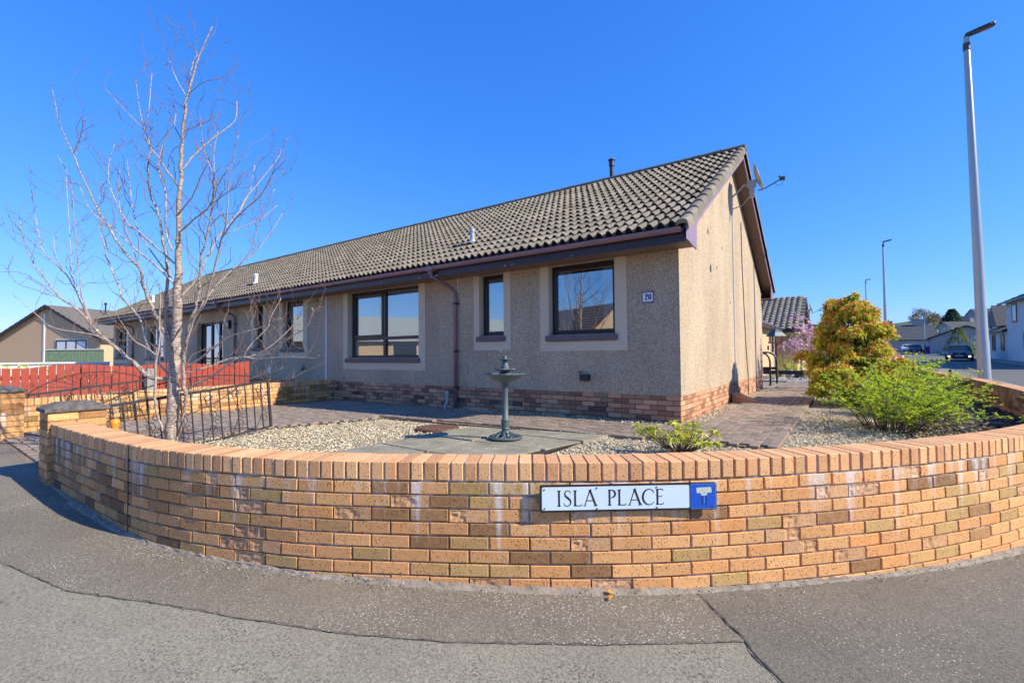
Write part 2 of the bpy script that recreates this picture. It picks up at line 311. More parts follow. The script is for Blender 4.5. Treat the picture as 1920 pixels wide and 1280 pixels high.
# ------------------------------------------------------------------ mesh helpers
COL = scene.collection
class MB:
    def __init__(s): s.v = []; s.f = []; s.c = []
    def add(s, vs, fs, col=None):
        n = len(s.v); s.v += [tuple(v) for v in vs]; s.f += [tuple(n + i for i in f) for f in fs]
        s.c += [col] * len(fs)
    def box(s, a, b, M_=None, col=None):
        x0, y0, z0 = a; x1, y1, z1 = b
        vs = [(x0, y0, z0), (x1, y0, z0), (x1, y1, z0), (x0, y1, z0), (x0, y0, z1), (x1, y0, z1), (x1, y1, z1), (x0, y1, z1)]
        if M_ is not None: vs = [tuple(M_ @ Vector(v)) for v in vs]
        s.add(vs, [(0, 3, 2, 1), (4, 5, 6, 7), (0, 1, 5, 4), (1, 2, 6, 5), (2, 3, 7, 6), (3, 0, 4, 7)], col)
    def mesh(s, vs, fs, M_=None, col=None):
        if M_ is not None: vs = [tuple(M_ @ Vector(v)) for v in vs]
        s.add(vs, fs, col)
    def tube(s, pts, rad, n=8, caps=True, col=None, flat=None):
        pts = [Vector(p) for p in pts]
        if not hasattr(rad, '__len__'): rad = [rad] * len(pts)
        prev = None; rings = []
        for i, p in enumerate(pts):
            d = (pts[min(i + 1, len(pts) - 1)] - pts[max(i - 1, 0)])
            if d.length < 1e-9: d = Vector((0, 0, 1))
            d.normalize()
            if prev is None: u = d.orthogonal().normalized()
            else:
                u = prev - d * prev.dot(d)
                u = u.normalized() if u.length > 1e-6 else d.orthogonal().normalized()
            prev = u; w_ = d.cross(u)
            rings.append([p + (u * math.cos(2 * math.pi * k / n) + w_ * math.sin(2 * math.pi * k / n)) * rad[i] for k in range(n)])
        vs = [v for r in rings for v in r]; fs = []
        for i in range(len(pts) - 1):
            for k in range(n):
                fs.append((i * n + k, i * n + (k + 1) % n, (i + 1) * n + (k + 1) % n, (i + 1) * n + k))
        if caps: fs.append(tuple(range(n - 1, -1, -1))); fs.append(tuple((len(pts) - 1) * n + k for k in range(n)))
        s.add(vs, fs, col)
    def lathe(s, prof, c=(0, 0, 0), n=24, col=None, wob=None):
        vs = []; fs = []
        for i, (r, z) in enumerate(prof):
            for k in range(n):
                a = 2 * math.pi * k / n; rr = r * (1 + (wob(a, i) if wob else 0))
                vs.append((c[0] + rr * math.cos(a), c[1] + rr * math.sin(a), c[2] + z))
        for i in range(len(prof) - 1):
            for k in range(n): fs.append((i * n + k, i * n + (k + 1) % n, (i + 1) * n + (k + 1) % n, (i + 1) * n + k))
        s.add(vs, fs, col)
    def poly(s, pts, z0, z1=None, col=None):
        """flat polygon (list of xy) at z0 or extruded z0..z1 (z may be functions)"""
        zf0 = z0 if callable(z0) else (lambda x, y: z0)
        n = len(pts)
        if z1 is None: s.add([(x, y, zf0(x, y)) for x, y in pts], [tuple(range(n))], col); return
        zf1 = z1 if callable(z1) else (lambda x, y: z1)
        vs = [(x, y, zf0(x, y)) for x, y in pts] + [(x, y, zf1(x, y)) for x, y in pts]
        s.add(vs, [tuple(range(n - 1, -1, -1)), tuple(range(n, 2 * n))] + [(i, (i + 1) % n, n + (i + 1) % n, n + i) for i in range(n)], col)
    def make(s, name):
        me = bpy.data.meshes.new(name); me.from_pydata(s.v, [], s.f)
        if any(c is not None for c in s.c):
            a = me.color_attributes.new('Col', 'FLOAT_COLOR', 'CORNER'); arr = np.ones((len(me.loops), 4), dtype=np.float32); i = 0
            for f, c in zip(s.f, s.c):
                if c is not None: arr[i:i + len(f), :3] = c
                i += len(f)
            a.data.foreach_set('color', arr.ravel())
        me.update(); return me
def tag(o, label=None, cat=None, group=None, kind=None):
    if label: o['label'] = label
    if cat: o['category'] = cat
    if group: o['group'] = group
    if kind: o['kind'] = kind
    return o
def obj(name, m, mat, parent=None, smooth=False, kind=None, color=None, bevel=0):
    me = m if isinstance(m, bpy.types.Mesh) else m.make(name)
    if not me.materials: me.materials.append(M[mat] if isinstance(mat, str) else mat)
    o = bpy.data.objects.new(name, me); COL.objects.link(o)
    if parent: o.parent = parent
    if smooth: me.polygons.foreach_set('use_smooth', [True] * len(me.polygons))
    if kind: o['kind'] = kind
    if color: o.color = (*color, 1)
    if bevel:
        b = o.modifiers.new('bevel', 'BEVEL'); b.width = bevel; b.segments = 2; b.limit_method = 'ANGLE'; b.angle_limit = R(40)
    return o
def thing(name, label, cat, loc=(0, 0, 0), rz=0, group=None):
    o = bpy.data.objects.new(name, None); COL.objects.link(o); o.location = loc; o.rotation_euler = (0, 0, rz); o.empty_display_size = .2
    return tag(o, label, cat, group)
def dup(root, loc, rz=None, label=None):
    r = root.copy(); COL.objects.link(r); r.location = loc
    if rz is not None: r.rotation_euler = (0, 0, rz)
    if label: r['label'] = label
    for ch in list(root.children):
        c = ch.copy(); COL.objects.link(c); c.parent = r
        for g in list(ch.children): d = g.copy(); COL.objects.link(d); d.parent = c
    return r
def TR(x, y, z, a=0.): return Matrix.Translation((x, y, z)) @ Matrix.Rotation(a, 4, 'Z')
def size_px(P, L=.215, nrm=None):
    """apparent length in the 1920 px photograph of a piece at P, 0 if out of sight"""
    d = Vector(P) - CAM; z = d.dot(Fv)
    if z < .3: return 0
    if abs(d.dot(Rv) / z * FOC) > 985 or abs(d.dot(Uv) / z * FOC) > 665: return 0
    f = 1.
    if nrm is not None:
        f = -d.normalized().dot(nrm)
        if f <= .02: return 0
    return L * FOC / z * (f ** .5)
def tone(dark=0.12): return (rnd.uniform(.27, 1) if rnd.random() > dark else rnd.random() * .27, 0, rnd.random())
def place_pieces(name, recs, mats, matj, parent, meshes, limit=300, minpx=8.):
    """recs: (matrix, weight_px, colour, mesh_index). The largest become objects, the rest one joined part."""
    recs.sort(key=lambda r: -r[1]); k = 0; rest = MB()
    for Mx, wgt, colr, mi in recs:
        if k < limit and wgt >= minpx:
            me = meshes[mi][0]
            if me is None:
                b = MB(); b.mesh(*meshes[mi][1]); me = b.make(name); me.materials.append(M[mats]); meshes[mi][0] = me
            o = bpy.data.objects.new(name, me); COL.objects.link(o); o.parent = parent; o.matrix_local = Mx; o.color = (*colr, 1); k += 1
        else: rest.mesh(*meshes[mi][1], Mx, colr)
    if rest.f: obj(name, rest, matj, parent, kind='stuff')
def brick_geo(L, Dp, H, c=.004, taper=0., jit=0., seed=0):
    """brick centred in x, front face at y=0 looking to -y, body to +y"""
    r = random.Random(seed); h = L / 2
    def j(v): return tuple(x + r.uniform(-jit, jit) for x in v)
    vs = [(-h, c, 0), (h, c, 0), (h, c, H), (-h, c, H), j((-h + c, 0, c)), j((h - c, 0, c)), j((h - c, 0, H - c)), j((-h + c, 0, H - c)), (-h, Dp, 0), (h, Dp, 0), (h, Dp, H), (-h, Dp, H)]
    fs = [(4, 5, 6, 7), (0, 1, 5, 4), (1, 2, 6, 5), (2, 3, 7, 6), (3, 0, 4, 7), (1, 0, 8, 9), (2, 1, 9, 10), (3, 2, 10, 11), (0, 3, 11, 8)]
    return vs, fs
def spall_geo(L, Dp, H, seed, part=1.):
    """brick whose face has broken away: rough recessed front"""
    r = random.Random(seed); nx, nz = 14, 4; vs = []; fs = []; split = r.uniform(-.5, .5) * L * .6; side = r.choice((-1, 1))
    for j in range(nz + 1):
        for i in range(nx + 1):
            x = -L / 2 + L * i / nx; z = H * j / nz; edge = min(i, nx - i, (j if j else 0) + .5, nz - j + .5)
            if part < 1 and (x - split - r.uniform(-.008, .008)) * side < 0: y = 0
            else: y = max(.0005, .0045 + .009 * mnoise.noise(Vector((i * .6, j * .85, seed * 7.3))) + r.uniform(-.001, .001)) * (1 if 0 < i < nx else .6)
            vs.append((x, y, z))
    for j in range(nz):
        for i in range(nx):
            a = j * (nx + 1) + i; fs.append((a, a + 1, a + nx + 2, a + nx + 1))
    n = len(vs); vs += [(-L / 2, 0.001, 0), (L / 2, 0.001, 0), (L / 2, Dp, 0), (-L / 2, Dp, 0), (-L / 2, 0.001, H), (L / 2, 0.001, H), (L / 2, Dp, H), (-L / 2, Dp, H)]
    fs += [(n, n + 3, n + 2, n + 1), (n + 4, n + 5, n + 6, n + 7), (n + 1, n + 2, n + 6, n + 5), (n + 3, n, n + 4, n + 7)]
    return vs, fs
# curved line of constant arc step
def spline(pts, step=.02):
    P = [Vector((*p, 0)) for p in pts]; P = [P[0] * 2 - P[1]] + P + [P[-1] * 2 - P[-2]]; out = []
    for i in range(1, len(P) - 2):
        for k in range(40):
            t = k / 40; a, b, c, d = P[i - 1], P[i], P[i + 1], P[i + 2]
            out.append(.5 * ((2 * b) + (-a + c) * t + (2 * a - 5 * b + 4 * c - d) * t * t + (-a + 3 * b - 3 * c + d) * t ** 3))
    out.append(P[-2])
    s = [0]
    for a, b in zip(out, out[1:]): s.append(s[-1] + (b - a).length)
    return out, s
class Curve:
    def __init__(c, pts, straight=False):
        if straight:
            c.P = [Vector((*p, 0)) for p in pts]; c.s = [0]
            for a, b in zip(c.P, c.P[1:]): c.s.append(c.s[-1] + (b - a).length)
        else: c.P, c.s = spline(pts)
        c.L = c.s[-1]
    def at(c, s):
        s = max(0, min(c.L, s)); import bisect
        i = max(0, min(len(c.P) - 2, bisect.bisect_right(c.s, s) - 1))
        t = (s - c.s[i]) / max(1e-9, c.s[i + 1] - c.s[i]); p = c.P[i].lerp(c.P[i + 1], t)
        if len(c.P) > 10: d = (c.P[min(i + 4, len(c.P) - 1)] - c.P[max(i - 3, 0)]).normalized()
        else: d = (c.P[i + 1] - c.P[i]).normalized()
        return p, d
def curve_body(C, off0, off1, z0f, z1, step=.1, s0=0, s1=None):
    """solid ribbon along C between offsets (positive to the outside = right of travel)"""
    m = MB(); s1 = C.L if s1 is None else s1; n = max(1, int((s1 - s0) / step)); vs = []
    for i in range(n + 1):
        p, d = C.at(s0 + (s1 - s0) * i / n); nr = Vector((d.y, -d.x, 0)); a = p + nr * off0; b = p + nr * off1
        z0 = z0f(a.x, a.y) if callable(z0f) else z0f
        z1v = z1(a.x, a.y) if callable(z1) else z1
        vs += [(a.x, a.y, z0), (b.x, b.y, z0), (b.x, b.y, z1v), (a.x, a.y, z1v)]
    fs = []
    for i in range(n):
        for k in range(4): fs.append((4 * i + k, 4 * i + (k + 1) % 4, 4 * i + 4 + (k + 1) % 4, 4 * i + 4 + k))
    fs += [(3, 2, 1, 0), (4 * n, 4 * n + 1, 4 * n + 2, 4 * n + 3)]
    m.add(vs, fs); return m
def clipx(poly, x0, sgn):
    out = []
    for i in range(len(poly)):
        a, b = poly[i], poly[(i + 1) % len(poly)]; ia = (a[0] - x0) * sgn >= 0; ib = (b[0] - x0) * sgn >= 0
        if ia: out.append(a)
        if ia != ib:
            t = (x0 - a[0]) / (b[0] - a[0]); out.append((x0, a[1] + (b[1] - a[1]) * t))
    return out
# ------------------------------------------------------------------ levels of the ground
def base(x, y): return -.297 - .031 * max(-9, min(4.6, x)) + .011 * max(0, min(y, 150) - 5)
def gz(x, y=0): return .0115 * max(-9, min(0, x))
WALLPTS = [(-3.98, -5.815), (-3.12, -5.80), (-2.1, -5.755), (-1.5, -5.65), (-.96, -5.47), (-.43, -5.24), (.54, -4.66), (1.24, -4.13), (1.97, -3.40), (2.46, -2.80), (2.95, -2.07), (3.42, -1.15), (3.80, -.15), (4.05, .9), (4.18, 2.0), (4.24, 3.4), (4.25, 5.0), (4.25, 7.12)]
WC = Curve(WALLPTS); WT = .385
def off_pts(C, off, s0, s1, n):
    out = []
    for i in range(n + 1):
        p, d = C.at(s0 + (s1 - s0) * i / n); out.append((p.x + d.y * off, p.y - d.x * off))
    return out
def sheet(name, polys, zf, mat, parent=None, kind='structure', dz=0.):
    m = MB()
    for pl in polys:
        cuts = [-9, 0, 4.6]; parts = [pl]
        for c in cuts:
            nx = []
            for q in parts:
                for sg in (-1, 1):
                    r = clipx(q, c, sg)
                    if len(r) > 2 and max(a[0] for a in r) - min(a[0] for a in r) > 1e-6: nx.append(r)
            parts = nx
        for q in parts: m.poly(q, lambda x, y: zf(x, y) + dz)
    me = m.make(name); b = bmesh.new(); b.from_mesh(me); bmesh.ops.triangulate(b, faces=b.faces, ngon_method='EAR_CLIP')
    for f in b.faces:
        if f.normal.z < 0: f.normal_flip()
    b.to_mesh(me); b.free()
    return obj(name, me, mat, parent, kind=kind if not parent else None)
def ysplit(x0, x1, y0, y1):
    ys = [y0] + [y for y in (5, 150) if y0 < y < y1] + [y1]
    return [[(x0, a), (x1, a), (x1, b), (x0, b)] for a, b in zip(ys, ys[1:])]
# far terrain
m = MB(); xs = [-900, -60, 60, 900]; ys = [-900, 5, 150, 300, 900]
def tz(x, y): return -.62 + .011 * max(0, min(y, 150) - 5) + .03 * max(0, min(y, 300) - 150)
for i in range(3):
    for j in range(4):
        q = [(xs[i], ys[j]), (xs[i + 1], ys[j]), (xs[i + 1], ys[j + 1]), (xs[i], ys[j + 1])]; m.poly(q, tz)
obj('ground', m, 'verge', kind='structure')
# pavement round the outside of the wall
outer = off_pts(WC, -.03, 0, WC.L, 80)
pav = [(-60, -9), (6.9, -9), (6.9, 5), (4.22, 5)] + [p for p in reversed(outer) if p[1] < 5] + [(-4.3, -5.6), (-7.0, -5.6), (-60, -5.6)]
pavement = sheet('pavement', [pav] + ysplit(4.22, 6.9, 5, 170), base, 'tar_old')
BAND = [(-7.2, -6.75), (-5.2, -6.62), (-3.6, -6.52), (-2.29, -6.36), (-1.85, -6.28), (-1.43, -6.19), (-.86, -5.92), (-.53, -5.79), (.01, -5.55), (.48, -5.28), (.97, -4.93), (1.3, -4.67), (1.54, -4.47)]
crack = [(1.27, -4.17), (1.33, -4.235), (1.41, -4.31), (1.455, -4.375), (1.52, -4.43), (1.6, -4.55), (1.71, -4.66), (1.95, -4.98), (2.4, -5.5), (3.4, -6.6)]
def wallarc(x0, x1, off):
    ss = [i * WC.L / 400 for i in range(401)]; pts = []
    for s in ss:
        p, d = WC.at(s); 
        if x0 <= p.x <= x1 and p.y < 3: pts.append((p.x + d.y * off, p.y - d.x * off))
    return pts
wa = wallarc(-3.98, 1.17, -.02)
band = [(-7.2, -5.75), (-4.3, -5.78)] + wa + [(1.27, -4.17), (1.41, -4.31), (1.52, -4.43)] + list(reversed(BAND))
sheet('pavement_strip', [band], base, 'tar_band', dz=.004)
newp = [(-4.9 + 9.2, -8.8), (6.85, -8.8), (6.85, 4.9), (4.3, 4.9)] + list(reversed(wallarc(1.17, 5, -.02))) + crack
sheet('pavement_patch', [newp], base, 'tar_new', dz=.004)
def crackline(name, pts, w_, dz, jit=.006, mat='crack'):
    mm = MB(); out = []
    for a, b in zip(pts, pts[1:]):
        L = math.hypot(b[0] - a[0], b[1] - a[1]); k = max(2, int(L / .035))
        for i in range(k): out.append((a[0] + (b[0] - a[0]) * i / k, a[1] + (b[1] - a[1]) * i / k))
    out.append(pts[-1]); L_ = []; R_ = []
    for i, p in enumerate(out):
        q = out[min(i + 1, len(out) - 1)]; o = out[max(i - 1, 0)]; d = Vector((q[0] - o[0], q[1] - o[1])).normalized(); nn = (-d.y, d.x)
        jx = rnd.uniform(-jit, jit); ww = w_ * rnd.uniform(.25, 1.2)
        L_.append((p[0] + nn[0] * (ww + jx), p[1] + nn[1] * (ww + jx))); R_.append((p[0] + nn[0] * (jx - ww), p[1] + nn[1] * (jx - ww)))
    for i in range(len(out) - 1): mm.add([(*R_[i], base(*R_[i]) + dz), (*R_[i + 1], base(*R_[i + 1]) + dz), (*L_[i + 1], base(*L_[i + 1]) + dz), (*L_[i], base(*L_[i]) + dz)], [(0, 1, 2, 3)])
    return obj(name, mm, mat, pavement)
crackline('crack', crack, .006, .009); crackline('joint', BAND, .0022, .009, .010, 'joint')
crackline('joint', [(-4.11, -5.93), (-4.3, -6.3), (-4.8, -6.6)], .003, .010, .006, 'joint')
# rough concrete haunching at the foot of the wall
m = MB(); n = 260; vs = []
for i in range(n + 1):
    s = WC.L * .62 * i / n; p, d = WC.at(s); nr = Vector((d.y, -d.x, 0)); wd = .035 + .014 * math.sin(s * 1.7) + rnd.uniform(-.006, .006)
    if s < .7: wd *= .3
    for o_, h in ((-.03, .02), (.008 + rnd.uniform(0, .004), .012 + rnd.uniform(-.006, .010)), (wd * .6, .006 + rnd.uniform(-.002, .005)), (wd, -.004)):
        q = p + nr * o_; vs.append((q.x, q.y, base(q.x, q.y) + .006 + h))
m.add(vs, [(4 * i + k, 4 * i + k + 1, 4 * i + 5 + k, 4 * i + 4 + k) for i in range(n) for k in range(3)])
obj('haunching', m, 'concrete', pavement)
# roads with kerbs
sheet('road', ysplit(6.9, 11.8, -9.3, 170), base, 'road', dz=-.03)
sheet('side_road', [[(-60, -17), (11.8, -17), (11.8, -9.3), (-60, -9.3)]], base, 'road', dz=-.05)
sheet('far_pavement', ysplit(11.8, 13.0, -20, 170), base, 'tar_old', dz=.06)
k1 = thing('kerb', 'pale concrete kerb along the road beyond the garden wall', 'kerb'); k1['kind'] = 'structure'; del k1['category']; del k1['label']
mm = MB()
for a, b in ((4, 40), (40, 150)): 
    mm.add([(6.78, a, base(9, a) + .006), (6.9, a, base(9, a) + .006), (6.9, b, base(9, b) + .006), (6.78, b, base(9, b) + .006), (6.9, a, base(9, a) - .05), (6.9, b, base(9, b) - .05)], [(0, 1, 2, 3), (1, 4, 5, 2)])
    mm.add([(11.8, a, base(9, a) - .05), (11.8, b, base(9, b) - .05), (11.8, b, base(9, b) + .065), (11.8, a, base(9, a) + .065), (11.92, a, base(9, a) + .065), (11.92, b, base(9, b) + .065)], [(0, 1, 2, 3), (3, 2, 5, 4)])
obj('kerb_stone', mm, 'kerb', k1, kind='stuff')
# small litter against the wall foot: grit, fallen leaf
m = MB()
for i in range(520):
    s = rnd.uniform(.3, WC.L * .6); p, d = WC.at(s); o_ = .02 + abs(rnd.gauss(0, .05)); x = p.x + d.y * o_; y = p.y - d.x * o_; r = rnd.uniform(.002, .007); c = rnd.choice([(.4, .3, .2), (.25, .2, .13), (.6, .55, .48), (.1, .07, .04), (.18, .2, .07)])
    z = base(x, y) + .012 + max(0, .02 - o_ * .3)
    m.mesh([(r, 0, 0), (0, r, 0), (-r, 0, 0), (0, -r, 0), (0, 0, r * .8), (0, 0, -r * .5)], [(0, 1, 4), (1, 2, 4), (2, 3, 4), (3, 0, 4), (1, 0, 5), (2, 1, 5), (3, 2, 5), (0, 3, 5)], TR(x, y, z, rnd.random() * 6), c)
obj('wall_foot_grit', m, 'pebble', kind='stuff')
fl = MB(); 
for dx, dy, s_, a in ((0, 0, .034, .3), (.03, -.045, .026, 1.6)):
    fl.mesh([(-s_, 0, 0), (0, -s_ * .45, .008), (s_, 0, 0), (.1 * s_, s_ * .6, .01), (s_ * .4, s_ * .2, .006)], [(0, 1, 2, 4, 3)], TR(.875 + dx, -4.47 + dy, base(.9, -4.5) + .018, a))
tag(obj('fallen_leaf', fl, 'orange'), 'curled orange dead leaf on the pavement at the foot of the wall', 'leaf')

# ------------------------------------------------------------------ garden floor
inner = off_pts(WC, -.12, 0, WC.L, 60)
garden = [(-8.55, .5), (-8.5, -3.0), (-7.75, -5.6), (-4.1, -5.6)] + [p for p in inner] + [(4.12, 24), (-8.55, 24)]
garden_o = sheet('garden_ground', [garden], gz, 'gravel', dz=-.03)
sheet('neighbour_ground', [[(-60, -5.6), (-7.72, -5.6), (-8.52, -3), (-8.57, 24), (-60, 24)]], gz, 'tar_old', dz=-.032)
sheet('soil_bed', [[(2.75, -1.9), (3.5, -1.0), (4.0, 1.0), (4.1, 7.0), (1.9, 7.0), (1.75, 4.6), (2.2, 2.6), (2.5, .9), (2.45, -.6)]], gz, 'soil', dz=-.022)
def dvz(x, y):
    t = max(0, min(1, (-3.45 - y) / 2.2)); return gz(x) + t * (base(x, y) + .012 - gz(x))
# block paving: gable path individually, drive and facade strip
def paver_field(parent_name, inside, x0, x1, y0, y1, rz, org, L=.2, Wd=.1, gap=.006, zoff=.012, zf=None):
    recs = []; c, s = math.cos(rz), math.sin(rz); n = int(max(x1 - x0, y1 - y0) / Wd) + 40
    for j in range(-n, n):
        for i in range(-n, n):
            u = i * L + (L / 2 if j % 2 else 0); v = j * Wd; x = org[0] + u * c - v * s; y = org[1] + u * s + v * c
            if not (x0 <= x <= x1 and y0 <= y <= y1 and inside(x, y)): continue
            z = (zf(x, y) if zf else gz(x)) + zoff + rnd.uniform(-.0035, .0035)
            Mx = TR(x, y, z, rz) @ Matrix.Rotation(rnd.gauss(0, .010), 4, 'X') @ Matrix.Rotation(rnd.gauss(0, .008), 4, 'Y')
            recs.append((Mx, size_px((x, y, z), .2), (rnd.random(), 0, 0), 0))
    return recs
hl, hw, ch = .0965, .0465, .004
PG = ([(-hl, -hw, -ch), (hl, -hw, -ch), (hl, hw, -ch), (-hl, hw, -ch), (-hl + ch, -hw + ch, 0), (hl - ch, -hw + ch, 0), (hl - ch, hw - ch, 0), (-hl + ch, hw - ch, 0), (-hl, -hw, -.045), (hl, -hw, -.045), (hl, hw, -.045), (-hl, hw, -.045)],
      [(4, 5, 6, 7), (0, 1, 5, 4), (1, 2, 6, 5), (2, 3, 7, 6), (3, 0, 4, 7), (8, 9, 1, 0), (9, 10, 2, 1), (10, 11, 3, 2), (11, 8, 0, 3)])
path = sheet('garden_path', [[(.28, -1.37), (1.32, -1.37), (1.32, 11.3), (.28, 11.3)], [(-4.7, -1.72), (.28, -1.5), (.28, -.34), (-4.7, -.34)]], gz, 'mortar', dz=-.012)
drive = sheet('driveway', [[(-8.3, -.06), (-8.22, -3.45), (-5.0, -3.45), (-4.35, -1.9), (-4.4, -.06)], [(-8.22, -3.45), (-7.5, -5.65), (-7.02, -5.78), (-4.33, -5.78), (-4.33, -5.65), (-4.5, -5.3), (-5.0, -3.45)]], dvz, 'mortar', dz=-.010)
rp = paver_field('p', lambda x, y: (.38 < x < 1.26 and -1.32 < y < 11.2), -9, 2, -2, 12, R(90), (.43, 0))
for y_ in [i * .2 - 1.27 for i in range(63)]:                         # edging course
    rp.append((TR(1.30, y_, .014, R(90)), size_px((1.3, y_, 0), .2), (rnd.uniform(.5, 1), 0, 0), 0)); rp.append((TR(.33, y_, .010, R(90)), size_px((.33, y_, 0), .12), (rnd.random(), 0, 0), 0))
rp += paver_field('p', lambda x, y: (-4.55 < x < .26 and -1.5 - .03 * (-x) < y < -.4), -5, .3, -2, 0, 0, (0, 0))
place_pieces('paver', rp, 'paver', 'paver_j', path, [[None, PG]], 300, 8)
def inpoly(x, y, P):
    c = False; j = len(P) - 1
    for i in range(len(P)):
        if (P[i][1] > y) != (P[j][1] > y) and x < (P[j][0] - P[i][0]) * (y - P[i][1]) / (P[j][1] - P[i][1]) + P[i][0]: c = not c
        j = i
    return c
DP = [(-8.25, -.08), (-8.15, -3.2), (-7.45, -5.5), (-7.0, -5.76), (-4.36, -5.76), (-4.55, -5.3), (-5.05, -3.4), (-4.4, -1.9), (-4.58, -1.6), (-4.58, -.38), (-4.58, -.08)]
rd = paver_field('p', lambda x, y: inpoly(x, y, DP), -9, -3.5, -6.1, 0, 0, (0, .03), zoff=.010, zf=dvz)
for k_, r_ in enumerate(rd):
    if not k_ % 1: rd[k_] = (r_[0], 3 + r_[1] * .0, (min(1, r_[2][0] * .8 + .35), 0, 0), 0)
place_pieces('paver', rd, 'paver', 'paver_j', drive, [[None, PG]], 0, 99)
# old concrete slabs
slabs = sheet('slab_patio', [[(-2.42, -3.98), (-1.15, -3.98), (-.55, -3.1), (-.5, -1.62), (-2.35, -1.72)]], gz, 'soil', dz=-.008)
SL = [[(-2.46, -3.98), (-1.66, -4.06), (-1.62, -3.42), (-2.42, -3.36)], [(-1.64, -4.06), (-1.1, -4.0), (-.98, -3.4), (-1.60, -3.42)],
      [(-2.42, -3.34), (-1.62, -3.40), (-1.60, -2.72), (-2.40, -2.66)], [(-1.60, -3.40), (-.78, -3.38), (-.66, -2.70), (-1.58, -2.72)],
      [(-2.40, -2.64), (-1.60, -2.70), (-1.58, -2.10), (-2.38, -2.08)], [(-1.58, -2.70), (-.62, -2.68), (-.52, -2.08), (-1.56, -2.09)],
      [(-2.38, -2.06), (-1.57, -2.08), (-1.55, -1.74), (-2.36, -1.80)], [(-1.56, -2.07), (-.5, -2.06), (-.42, -1.56), (-1.54, -1.72)]]
for q in SL:
    m = MB(); cx = sum(a[0] for a in q) / 4; cy = sum(a[1] for a in q) / 4; e = rnd.uniform(.004, .013); tx, ty = rnd.gauss(0, .004), rnd.gauss(0, .004); zt = rnd.uniform(.006, .016)
    pts = []
    for a, b in zip(q, q[1:] + q[:1]):
        for t in (0, .3, .65): pts.append((a[0] + (b[0] - a[0]) * t + rnd.uniform(-.006, .006), a[1] + (b[1] - a[1]) * t + rnd.uniform(-.006, .006)))
    pts = [(cx + (x - cx) * (1 - e), cy + (y - cy) * (1 - e)) for x, y in pts]
    m.poly(pts, -.06, lambda x, y: gz(x) + zt + (x - cx) * tx + (y - cy) * ty); obj('slab', m, 'slab', slabs, bevel=.004)
mc = thing('manhole_cover', 'round rusty brown manhole cover lying in the gravel', 'manhole cover', (-2.73, -2.12, gz(-2.73) + .0))
m = MB(); m.lathe([(.0, .012), (.235, .014), (.26, .012), (.268, .0), (.27, -.03)], n=32); obj('cover', m, 'rust', mc, smooth=False)
m = MB(); m.lathe([(.272, -.03), (.272, .010), (.30, .008), (.30, -.03)], n=32); obj('rim', m, 'rust', mc)

# loose stones
def stones(name, n, inside, bx, size=(.006, .013), cols=None, zoff=-.026):
    m = MB(); k = 0; cols = cols or [(.72, .57, .33), (.78, .65, .40), (.66, .52, .30), (.80, .70, .47), (.46, .34, .19), (.76, .68, .50), (.70, .58, .34), (.62, .48, .26)]
    base_v = [(1, 0, 0), (.5, .86, .1), (-.5, .86, -.1), (-1, 0, 0), (-.5, -.86, .1), (.5, -.86, -.1), (0, 0, 1), (0, 0, -.8)]
    F_ = [(0, 1, 6), (1, 2, 6), (2, 3, 6), (3, 4, 6), (4, 5, 6), (5, 0, 6), (1, 0, 7), (2, 1, 7), (3, 2, 7), (4, 3, 7), (5, 4, 7), (0, 5, 7)]
    while k < n:
        x = rnd.uniform(bx[0], bx[1]); y = rnd.uniform(bx[2], bx[3])
        if not inside(x, y): k += .15; continue
        k += 1; r = rnd.uniform(*size); a = rnd.random() * 6.3; ca, sa = math.cos(a), math.sin(a); ex = rnd.uniform(.9, 1.6); ez = rnd.uniform(.45, .8); tl = rnd.uniform(-.5, .5)
        z = gz(x) + zoff + rnd.uniform(0, r * 1.1); vs = []
        for (px, py, pz) in base_v:
            px *= r * ex * rnd.uniform(.8, 1.15); py *= r * rnd.uniform(.8, 1.15); pz = pz * r * ez + px * tl
            vs.append((x + px * ca - py * sa, y + px * sa + py * ca, z + pz))
        c = rnd.choice(cols); f = rnd.uniform(.75, 1.15); m.add(vs, F_, tuple(min(.9, q * f) for q in c))
    return obj(name, m, 'pebble', kind='stuff')
def in_garden(x, y): return inpoly(x, y, GI)
GI = [(-5.0, -3.4), (-4.5, -5.3), (-3.98, -5.58)] + off_pts(WC, -.23, 0, WC.L * .62, 40) + [(1.36, 2.6), (1.36, -1.4), (.25, -1.4), (-.3, -1.56), (-.43, -1.56), (-.55, -3.0), (-1.1, -4.02), (-2.47, -4.0), (-2.38, -1.75), (-4.4, -1.75)]
PL = inpoly
stones('gravel', 36000, lambda x, y: inpoly(x, y, GI) and (x + 2.73) ** 2 + (y + 2.12) ** 2 > .09, (-5.0, 4.0, -5.7, 2.6), (.006, .0125))
stones('gravel_margin', 3200, lambda x, y: (-4.4 < x < .3 and -.36 < y < -.02) or (.02 < x < .28 and y < 7.8), (-4.4, .3, -.4, 7.8), (.008, .016), zoff=-.02)
stones('bed_litter', 2600, lambda x, y: inpoly(x, y, [(2.75, -1.9), (3.5, -1.0), (4.0, 1.0), (4.0, 7.0), (1.9, 7.0), (1.75, 4.6), (2.2, 2.6), (2.5, .9), (2.45, -.6)]), (1.7, 4.05, -2, 7), (.010, .035), cols=[(.07, .05, .035), (.12, .085, .05), (.22, .15, .09), (.045, .035, .03), (.30, .24, .16), (.16, .15, .06)], zoff=-.025)
stones('stray_gravel', 420, lambda x, y: True, (-5.5, 1.2, -2.4, -.5), (.004, .008), zoff=.016)
stones('drive_stray_gravel', 260, lambda x, y: inpoly(x, y, DP), (-8, -4.3, -5, -.5), (.004, .008), zoff=.014)

